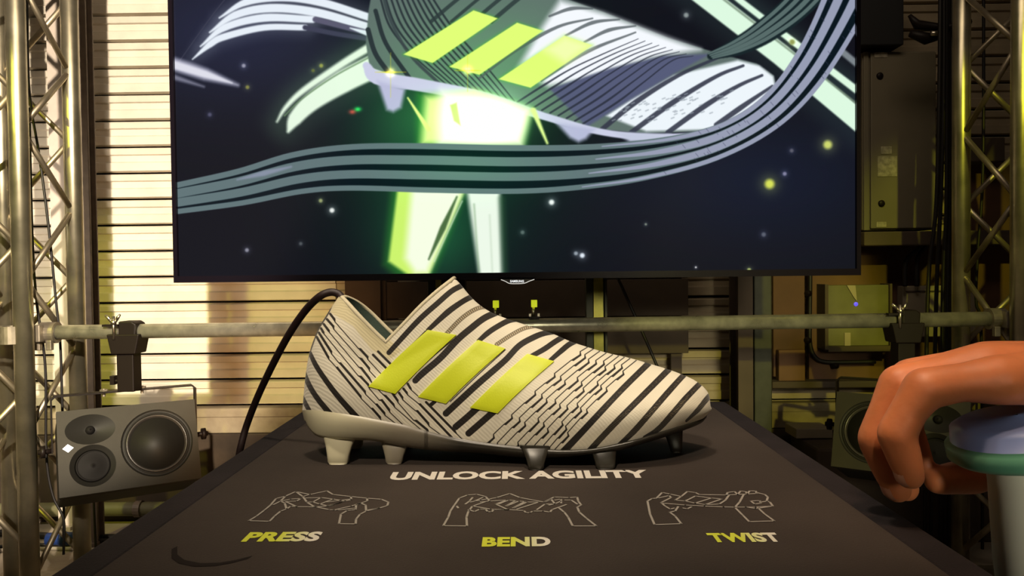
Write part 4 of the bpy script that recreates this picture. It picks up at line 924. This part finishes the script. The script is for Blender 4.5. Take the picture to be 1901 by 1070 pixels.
# mid zig-zag lines
starts = [(1094, 640), (1105, 643), (1118, 646), (1129, 650), (1140, 654), (1150, 657), (1161, 659), (1172, 661), (1184, 664)]
ends = [(903, 822), (921, 826), (938, 827), (955, 830), (972, 831), (988, 833), (1004, 835), (1016, 837), (1028, 838)]
for i, (a, b) in enumerate(zip(starts, ends)):
    a = np.array(a, float); b = np.array(b, float); ax = b - a; L = np.hypot(*ax); ax /= L; nr = np.array([ax[1], -ax[0]])
    pos = 0.0; segs = []; sgn = 0; lens = [(.11, .07), (.15, .08), (.09, .10), (.12, .07), (.10, .11)]
    q = (i * 2) % 5 if i % 2 else i % 5; off = 2.5; pos = -.03 + .035 * (i % 3)
    segs.append((*(a + nr * off), n_))
    while pos < 1:
        l1, l2 = lens[q % 5]; q += 1
        for ln, wd_, o0, o1 in ((l1, n_, off, off - 3.2), (.016, 3.4, off - 3.2, off + 2.0), (l2 * .85, 4.2, off + 2.0, off + .4), (.012, n_, off + .4, off - 1.5)):
            e_ = min(1, max(0, pos + ln)); bow = -6 * math.sin(math.pi * e_) 
            p = a + ax * L * e_ + nr * (o1 + bow); segs.append((p[0], p[1], wd_)); pos += ln
        off = off * .4 + 1.6
    zig_line(segs)
FB = [([(1218, 661), (1205, 674), (1166, 712), (1136, 743), (1080, 803), (1043, 842)], [11, 11, 11, 11, 12, 13]), ([(1256, 674), (1241, 687), (1211, 717), (1185, 743), (1151, 777), (1112, 818), (1094, 838)], [10, 11, 11, 11, 11, 11, 11]),
      ([(1284, 684), (1269, 697), (1239, 730), (1207, 767), (1177, 801), (1146, 830)], [9, 10, 11, 11, 11, 8]), ([(1310, 702), (1298, 714), (1272, 741), (1248, 769), (1222, 797), (1196, 812)], [9, 10, 11, 11, 10, 5]), ([(1326, 726), (1313, 740), (1295, 762), (1274, 782)], [8, 10, 9, 4])]
for p, wd in FB: ks(p, wd)
for p, wd in FB[:4]:     # knit flecks in the dark bands
    P = smoothcurve(p, 10)
    for f in np.linspace(.1, .62, 46):
        x, y = arc(P, f); kc.stroke([(x + rng.uniform(-3, 3), y + rng.uniform(-2, 2)), (x + rng.uniform(-3, 3) + 1.5, y + rng.uniform(-1, 1))], 1.0, (150, 135, 105), .45, .5, smooth=False)
# fine rib of the fabric
for i in range(26):
    x = 566 + i * 1.0; y = 668 + i * 4
for i in range(34):
    x = 1050 + i * 8.2; kc.stroke([(x, 838 - i * 1.8), (x + 60, 800 - i * 1.8), (x + 100, 770 - i * 1.8)], 1.2, (196, 190, 160), .35, .9)
TWX, TWY = 3072, 1024
uu_, vv_ = np.meshgrid((np.arange(TWX) + .5) / TWX, (np.arange(TWY) + .5) / TWY)
pxx, pyy = PX(uu_, np.sin(vv_ * np.pi / 2))
kimg = make_image('knit pattern', kc.sample(pxx, pyy))
km = bpy.data.materials.new('striped knit'); km.use_nodes = True; nt = km.node_tree; b_ = nt.nodes['Principled BSDF']
ti = nt.nodes.new('ShaderNodeTexImage'); ti.image = kimg; ti.extension = 'EXTEND'
nt.links.new(ti.outputs[0], b_.inputs['Base Color']); b_.inputs['Roughness'].default_value = .72
b_.inputs['Sheen Weight'].default_value = .15
tc = nt.nodes.new('ShaderNodeTexCoord'); wv = nt.nodes.new('ShaderNodeTexWave'); wv.inputs['Scale'].default_value = 210; wv.inputs['Distortion'].default_value = 2; wv.bands_direction = 'DIAGONAL'
nt.links.new(tc.outputs['Object'], wv.inputs['Vector']); bp = nt.nodes.new('ShaderNodeBump'); bp.inputs['Strength'].default_value = .16; bp.inputs['Distance'].default_value = .0005
nt.links.new(wv.outputs['Fac'], bp.inputs['Height']); nt.links.new(bp.outputs[0], b_.inputs['Normal'])
boot = empty('football_boot', (0, YC, TZ), 'white and black striped laceless football boot with three neon yellow side stripes', 'shoe')
uo = mk('upper', (V.tolist(), faces), km, boot, smooth=True)
ul = uo.data.uv_layers.new(name='UVMap'); ul.data.foreach_set('uv', np.array(uvs, np.float32).ravel())
bm = bmesh.new(); bm.from_mesh(uo.data); bmesh.ops.remove_doubles(bm, verts=bm.verts, dist=.00005); bmesh.ops.recalc_face_normals(bm, faces=bm.faces[:]); bm.to_mesh(uo.data); bm.free()
# lining: inner wall plus the rolled edge
ul_u = us[(us > .004) & (us <= U2 + .0001)]
tl = np.linspace(.30, 1, 14)
Ul, Tl = np.meshgrid(ul_u, tl, indexing='ij')
inn = [SURF(Ul, Tl, s, .0028) for s in (-1, 1)]
Vl = []; Fl = []; nl = len(tl)
for s in (0, 1):
    o = len(Vl); Vl += inn[s].reshape(-1, 3).tolist()
    for i in range(len(ul_u) - 1):
        for j in range(nl - 1): Fl.append((o + i * nl + j, o + (i + 1) * nl + j, o + (i + 1) * nl + j + 1, o + i * nl + j + 1))
# insole between the two walls
o = len(Vl)
for i, u_ in enumerate(ul_u): Vl += [inn[0][i, 0].tolist(), inn[1][i, 0].tolist()]
for i in range(len(ul_u) - 1): Fl.append((o + 2 * i, o + 2 * i + 2, o + 2 * i + 3, o + 2 * i + 1))
mk('lining', (Vl, Fl), M_TEAL, boot, smooth=True)
# collar rim as a soft roll following the opening
rim = [Vector((SURF(np.array(u_), np.array(1.0), -1, .0012)).tolist()) for u_ in ul_u[::-1]] + [Vector((SURF(np.array(u_), np.array(1.0), 1, .0012)).tolist()) for u_ in ul_u]
mk('collar_rim', tube(rim, .0017, 8), M_CREAMCLOTH, boot, smooth=True)
# neon stripes: raised panels bedded on the surface
gu = np.linspace(0, 1, 700); gt = np.linspace(0, 1, 400)
GU, GT = np.meshgrid(gu, gt, indexing='ij'); GX, GY = PX(GU, GT)
def inv(x, y):
    k_ = np.argmin((GX - x) ** 2 + (GY - y) ** 2); i, j = np.unravel_index(k_, GX.shape)
    u_, t_ = gu[i], gt[j]
    for _ in range(4):
        e = 1e-4
        p = np.array(PX(u_, t_)); pu = (np.array(PX(u_ + e, t_)) - p) / e; pt = (np.array(PX(u_, t_ + e)) - p) / e
        try: d_ = np.linalg.solve(np.array([pu, pt]).T, np.array([x, y]) - p)
        except Exception: break
        u_ += d_[0]; t_ += d_[1]
    return u_, t_
def surf_pt(x, y, h):
    u_, t_ = inv(x, y); e = 2e-3
    P = lambda a, b: np.array(SURF(np.array(a), np.array(min(b, .9999)), -1))
    p = P(u_, t_); nv = np.cross(P(u_ + e, t_) - P(u_ - e, t_), P(u_, t_ + e) - P(u_, t_ - e)); nv /= np.linalg.norm(nv)
    if nv[1] > 0: nv = -nv
    return p + nv * h
for (tl_, tr_, br2, bl2) in (((794, 613), (847, 622.5), (734, 731.5), (684, 718)), ((887, 632), (938, 648), (828, 749.5), (776, 737)), ((979, 658), (1028.5, 672), (924, 767.5), (873, 757))):
    n1, n2 = 26, 9; Vn = []; Fn = []
    for lay in (1, 0):
        for i in range(n1 + 1):
            for j in range(n2 + 1):
                f = i / n1; g = j / n2
                # rounded corners
                a = np.array(tl_) * (1 - f) + np.array(bl2) * f; b = np.array(tr_) * (1 - f) + np.array(br2) * f
                bow = 2.0 * math.sin(math.pi * f); x, y = a * (1 - g) + b * g + np.array([-bow * .6, -bow * .6])
                edge = min(f, 1 - f, g, 1 - g) < 1e-6
                Vn.append(surf_pt(x, y, (.0012 if not edge else .0009) if lay else -.0004))
    st = (n1 + 1) * (n2 + 1); idx = lambda l, i, j: l * st + i * (n2 + 1) + j
    for i in range(n1):
        for j in range(n2): Fn.append((idx(0, i, j), idx(0, i + 1, j), idx(0, i + 1, j + 1), idx(0, i, j + 1)))
    for i in range(n1):
        for j in (0, n2): Fn.append((idx(0, i, j), idx(0, i + 1, j), idx(1, i + 1, j), idx(1, i, j)))
    for j in range(n2):
        for i in (0, n1): Fn.append((idx(0, i, j), idx(0, i, j + 1), idx(1, i, j + 1), idx(1, i, j)))
    so_ = mk('side_stripe', (Vn, Fn), M_NEON, boot, smooth=True)
    bm = bmesh.new(); bm.from_mesh(so_.data); bmesh.ops.recalc_face_normals(bm, faces=bm.faces[:]); bm.to_mesh(so_.data); bm.free()
    so_.modifiers.new('e', 'EDGE_SPLIT').split_angle = math.radians(50)
# sole plate
Dp = smoothcurve([(563, 782), (572, 798), (596, 813), (660, 817), (700, 820), (770, 833), (840, 840), (900, 843), (965, 850), (1030, 850), (1090, 845), (1150, 837), (1178, 829), (1231, 813), (1268, 800), (1300, 787), (1312, 775)])
def sole_mat():
    m = mat('sole plastic', (.6, .56, .42), .35, spec=.6); nt = m.node_tree
    tc = nt.nodes.new('ShaderNodeTexCoord'); s = nt.nodes.new('ShaderNodeSeparateXYZ'); r = nt.nodes.new('ShaderNodeValToRGB'); mr = nt.nodes.new('ShaderNodeMapRange')
    nt.links.new(tc.outputs['Object'], s.inputs[0]); nt.links.new(s.outputs[0], mr.inputs[0])
    mr.inputs[1].default_value = at(600, 800, .56).x; mr.inputs[2].default_value = at(870, 800, .56).x
    r.color_ramp.elements[0].color = (.62, .58, .40, 1); r.color_ramp.elements[0].position = .10
    r.color_ramp.elements[1].color = (.028, .025, .018, 1); r.color_ramp.elements[1].position = .95  # cream-to-grey plastic, with the stronger heel light also put into the contrast
    e = r.color_ramp.elements.new(.5); e.color = (.24, .21, .155, 1)
    nt.links.new(mr.outputs[0], r.inputs[0]); nt.links.new(r.outputs[0], nt.nodes['Principled BSDF'].inputs['Base Color']); return m
M_SOLE = sole_mat()
def sole_seg(ua, ub, name):
    uq = us[(us >= ua - 1e-6) & (us <= ub + 1e-6)]; V = []; Fq = []; ns = 12
    for u_ in uq:
        w0 = float(W0(u_)) ; px = 561 + 751 * u_; by = float(np.interp(px, Bs[:, 0], Bs[:, 1])); dy = float(np.interp(px, Dp[:, 0], Dp[:, 1])); dy = max(dy, by + 3)
        wt = w0 * .945 + .0006; nb_ = .86
        nearpts = []
        for k_, (f, wf) in enumerate(((-.12, 1.0), (0.0, 1.03), (.25, 1.05), (.6, 1.02), (.88, .95), (1.0, nb_))):
            wq = wt * wf; flare = (0 if u_ > .05 else 0)
            pxx_ = px + (4 * f * math.exp(-(u_ / .03) ** 2)) 
            yy = by + (dy - by) * f
            q = to3(np.array(pxx_), np.array(yy), YC - wq); nearpts.append(q)
        ring = nearpts + [np.array((q[0], 2 * YC - q[1], q[2])) for q in nearpts[::-1]]
        V += [r_.tolist() for r_ in ring]
    n = len(ring)
    for i in range(len(uq) - 1):
        for j in range(n - 1): Fq.append((i * n + j, (i + 1) * n + j, (i + 1) * n + j + 1, i * n + j + 1))
    o = mk(name, (V, Fq), M_SOLE, boot, smooth=True)
    bm = bmesh.new(); bm.from_mesh(o.data); bmesh.ops.recalc_face_normals(bm, faces=bm.faces[:]); bm.to_mesh(o.data); bm.free(); return o
ksp = int(np.argmin(abs(us - .30))); usplit = us[ksp]
sole_seg(0, us[ksp + 1], 'heel_cup'); sole_seg(usplit, 1, 'sole_plate')
def stud(xt0, xt1, xb0, xb1, yt, ynear, th=.013, ztop_off=0):
    """blade stud: widths at plate (xt) and at the table (xb), photo columns at depth ynear"""
    A0, A1 = at(xt0, yt, ynear), at(xt1, yt, ynear); B0, B1 = at(xb0, yt, ynear), at(xb1, yt, ynear)
    zt = A0.z + .005; V = []; Fq = []; n = 20
    for f in (0, .12, .3, .5, .75, .92, 1.0):
        e = (1 - f) ** 1.9; x0_ = B0.x + (A0.x - B0.x) * e; x1_ = B1.x + (A1.x - B1.x) * e
        if f == 1: x0_ += .0012; x1_ -= .0012
        th_ = th * (.62 + .30 * e) if f < 1 else th * .5; zz = zt + (TZ + .0002 - zt) * f
        cx_ = (x0_ + x1_) / 2; hx = (x1_ - x0_) / 2
        for k_ in range(n):
            a = 2 * math.pi * k_ / n; c_, s_ = math.cos(a), math.sin(a)
            V.append((cx_ + hx * math.copysign(abs(c_) ** .55, c_), ynear + .5 * th + .0085 * e + .5 * th_ * math.copysign(abs(s_) ** .55, s_), zz))
    m_ = 7
    for i in range(m_ - 1):
        for k_ in range(n): Fq.append((i * n + k_, i * n + (k_ + 1) % n, (i + 1) * n + (k_ + 1) % n, (i + 1) * n + k_))
    Fq.append(tuple(range(n))); Fq.append(tuple((m_ - 1) * n + k_ for k_ in range(n))[::-1])
    return V, Fq
specs = [((586, 668, 604, 643, 812), .5535), ((694, 768, 713, 745, 826), .5535), ((964, 1028, 980, 1010, 848), .5335), ((1090, 1152, 1107, 1144, 842), .5345)]
for sp, yn in specs:
    v, f = stud(*sp, yn); mk('stud', (v, f), M_SOLE, boot, smooth=True)
    mk('stud', ([(p[0], 2 * YC - p[1], p[2]) for p in v], [q[::-1] for q in f]), M_SOLE, boot, smooth=True)
v, f = stud(1228, 1275, 1246, 1269, 808, .580, .012); mk('stud', (v, f), M_SOLE, boot, smooth=True)
# tether
pts = [at(636, 556, .597), at(628, 546, .60), at(612, 543, .60), at(592, 552, .60), at(566, 578, .61), at(536, 622, .62), at(505, 680, .635), at(478, 738, .65), at(458, 790, .655), at(447, 830, .65), at(441, 862, .65)]
q = Vector(pts[-1]); 
te = tag(mk('tether_cable', tube(spline(pts, 8), [.0030] * 20 + [.0030] * (len(spline(pts, 8)) - 20), 10), mat('dark red black cable', (.022, .010, .010), .55), smooth=True), 'black security tether looping from the boot heel down behind the plinth', 'cable')

# ------------------------------------------------------------------ hand at the right, and what it holds
HY = .45
def sphere(c, r, n=12, m_=8):
    V = [Vector(c) + Vector((r * math.sin(math.pi * i / m_) * math.cos(2 * math.pi * k / n), r * math.sin(math.pi * i / m_) * math.sin(2 * math.pi * k / n), r * math.cos(math.pi * i / m_))) for i in range(1, m_) for k in range(n)]
    F2 = [(i * n + k, i * n + (k + 1) % n, (i + 1) * n + (k + 1) % n, (i + 1) * n + k) for i in range(m_ - 2) for k in range(n)]
    F2 += [tuple(range(n))[::-1], tuple((m_ - 2) * n + k for k in range(n))]
    return V, F2
def limb(pr):
    """a chain of (point, radius): tapered segments with round joints"""
    out = []
    for (p, r), (q, r2) in zip(pr[:-1], pr[1:]): out.append(tube([p, q], [r, r2], 16))
    return out + [sphere(p, r) for p, r in pr]
wr_ = at(2050, 708, HY + .004); parts_ = []
parts_ += limb([(wr_, .025), (at(2200, 704, HY), .027), (at(2500, 700, HY - .01), .034), (at(2800, 700, HY - .02), .038)])
parts_ += limb([(wr_ + Vector((0, -.012, 0)), .020), (wr_ + Vector((0, .012, 0)), .020)])
tips = []
fing = [  # depth, MCP, PIP, DIP, tip, radius
    (HY - .034, (1850, 706), (1716, 722), (1664, 806), (1690, 884), .0098),
    (HY - .011, (1826, 684), (1672, 716), (1628, 816), (1666, 908), .0104),
    (HY + .012, (1832, 676), (1690, 702), (1636, 800), (1682, 908), .0100),
    (HY + .034, (1852, 684), (1726, 704), (1684, 790), (1714, 864), .0086)]
for (yy, m_, p_, d_, t_, r) in fing:
    M_, P_, D_, T_ = at(*m_, yy), at(*p_, yy), at(*d_, yy), at(*t_, yy)
    parts_ += limb([(wr_ + Vector((0, (yy - HY) * .5, 0)), .018), ((wr_ + M_) / 2 + Vector((0, (yy - HY) * .2, .003)), .0155), (M_, r * 1.38), (M_.lerp(P_, .5) + Vector((0, 0, .001)), r * 1.06), (P_, r * 1.16), (P_.lerp(D_, .5) + Vector((-.001, 0, 0)), r * .96), (D_, r * 1.02), (D_.lerp(T_, .6), r * .90), (T_, r * .76)])
    tips.append((D_, T_, r))
# thumb leaves the side of the palm
parts_ += limb([(wr_ + Vector((0, .022, -.008)), .017), (at(1955, 790, HY + .046), .0165), (at(1880, 856, HY + .050), .0125), (at(1805, 884, HY + .040), .0115), (at(1742, 892, HY + .028), .0088)])
me = bpy.data.meshes.new('hand raw'); vv2, ff2 = join(*parts_); me.from_pydata(vv2, [], ff2); me.materials.append(M_SKIN)
ho = bpy.data.objects.new('hand raw', me); C.objects.link(ho)
rm = ho.modifiers.new('r', 'REMESH'); rm.mode = 'VOXEL'; rm.voxel_size = .0019
sm_ = ho.modifiers.new('s', 'SMOOTH'); sm_.factor = .5; sm_.iterations = 5
dgp = bpy.context.evaluated_depsgraph_get(); me = bpy.data.meshes.new_from_object(ho.evaluated_get(dgp)); bpy.data.objects.remove(ho)
me.name = 'person'; me.polygons.foreach_set('use_smooth', [True] * len(me.polygons))
if not me.materials: me.materials.append(M_SKIN)
pe = bpy.data.objects.new('person', me); C.objects.link(pe)
tag(pe, 'bare hand and forearm reaching in from the right, fingers curled down', 'person')
def child(name, vf, mt, parent, smooth=True):
    o = mk(name, vf, mt, None, smooth=smooth); o.parent = parent; return o
for (d_, t_, r) in tips:
    dv = (t_ - d_).normalized(); out = Vector((-1, 0, -.1)); out = (out - dv * out.dot(dv)).normalized(); sd = dv.cross(out)
    Vn = []; c0 = t_ - dv * .001 + out * (r * .80)
    n1 = 7
    for i in range(n1):
        for j in range(n1):
            a = (i / (n1 - 1) - .5); b = (j / (n1 - 1) - .5); Vn.append(c0 + dv * a * r * 1.1 + sd * b * r * 1.2 * (1 - .3 * a * a * 4) - out * (b * b * r * .9 + max(0, a) ** 2 * r * 1.0))
    child('fingernail', (Vn, [(i * n1 + j, (i + 1) * n1 + j, (i + 1) * n1 + j + 1, i * n1 + j + 1) for i in range(n1 - 1) for j in range(n1 - 1)]), M_NAIL, pe)
child('sleeve', tube([at(2300, 690, HY - .01), at(2330, 690, HY - .01), at(2560, 692, HY - .02), at(2840, 702, HY - .03)], [.046, .049, .056, .062], 24, cap=True), M_SLEEVE, pe)
# white beaker leaning, with blue-green rim
ba = at(1890, 790, .43); bb = at(1972, 1200, .43)
ax = (bb - ba).normalized(); L = (bb - ba).length
t = empty('drinks_bottle', bb, 'white bottle with blue and green collar under the hand, cut by the right edge', 'bottle')
def along(prof):
    V = []; Fq = []; n = 32; s = ax.orthogonal().normalized(); s2 = ax.cross(s)
    for (r, h) in prof:
        for k_ in range(n):
            a = 2 * math.pi * k_ / n; V.append(ba + ax * h + (s * math.cos(a) + s2 * math.sin(a)) * r)
    for i in range(len(prof) - 1):
        for k_ in range(n): Fq.append((i * n + k_, i * n + (k_ + 1) % n, (i + 1) * n + (k_ + 1) % n, (i + 1) * n + k_))
    Fq.append(tuple(range(n))); Fq.append(tuple((len(prof) - 1) * n + k_ for k_ in range(n))[::-1])
    return V, Fq
mk('body', along([(.016, .018), (.0195, .022), (.020, .03), (.025, L * .6), (.028, L - .006), (.025, L)]), M_TUMB, t, smooth=True)
mk('green_collar', along([(.034, .005), (.0375, .007), (.0375, .014), (.034, .017), (.018, .019)]), M_TEALRIM, t, smooth=True)
mk('blue_lid', along([(.001, -.006), (.028, -.005), (.0335, -.002), (.0345, .006)]), M_BLUERIM, t, smooth=True)
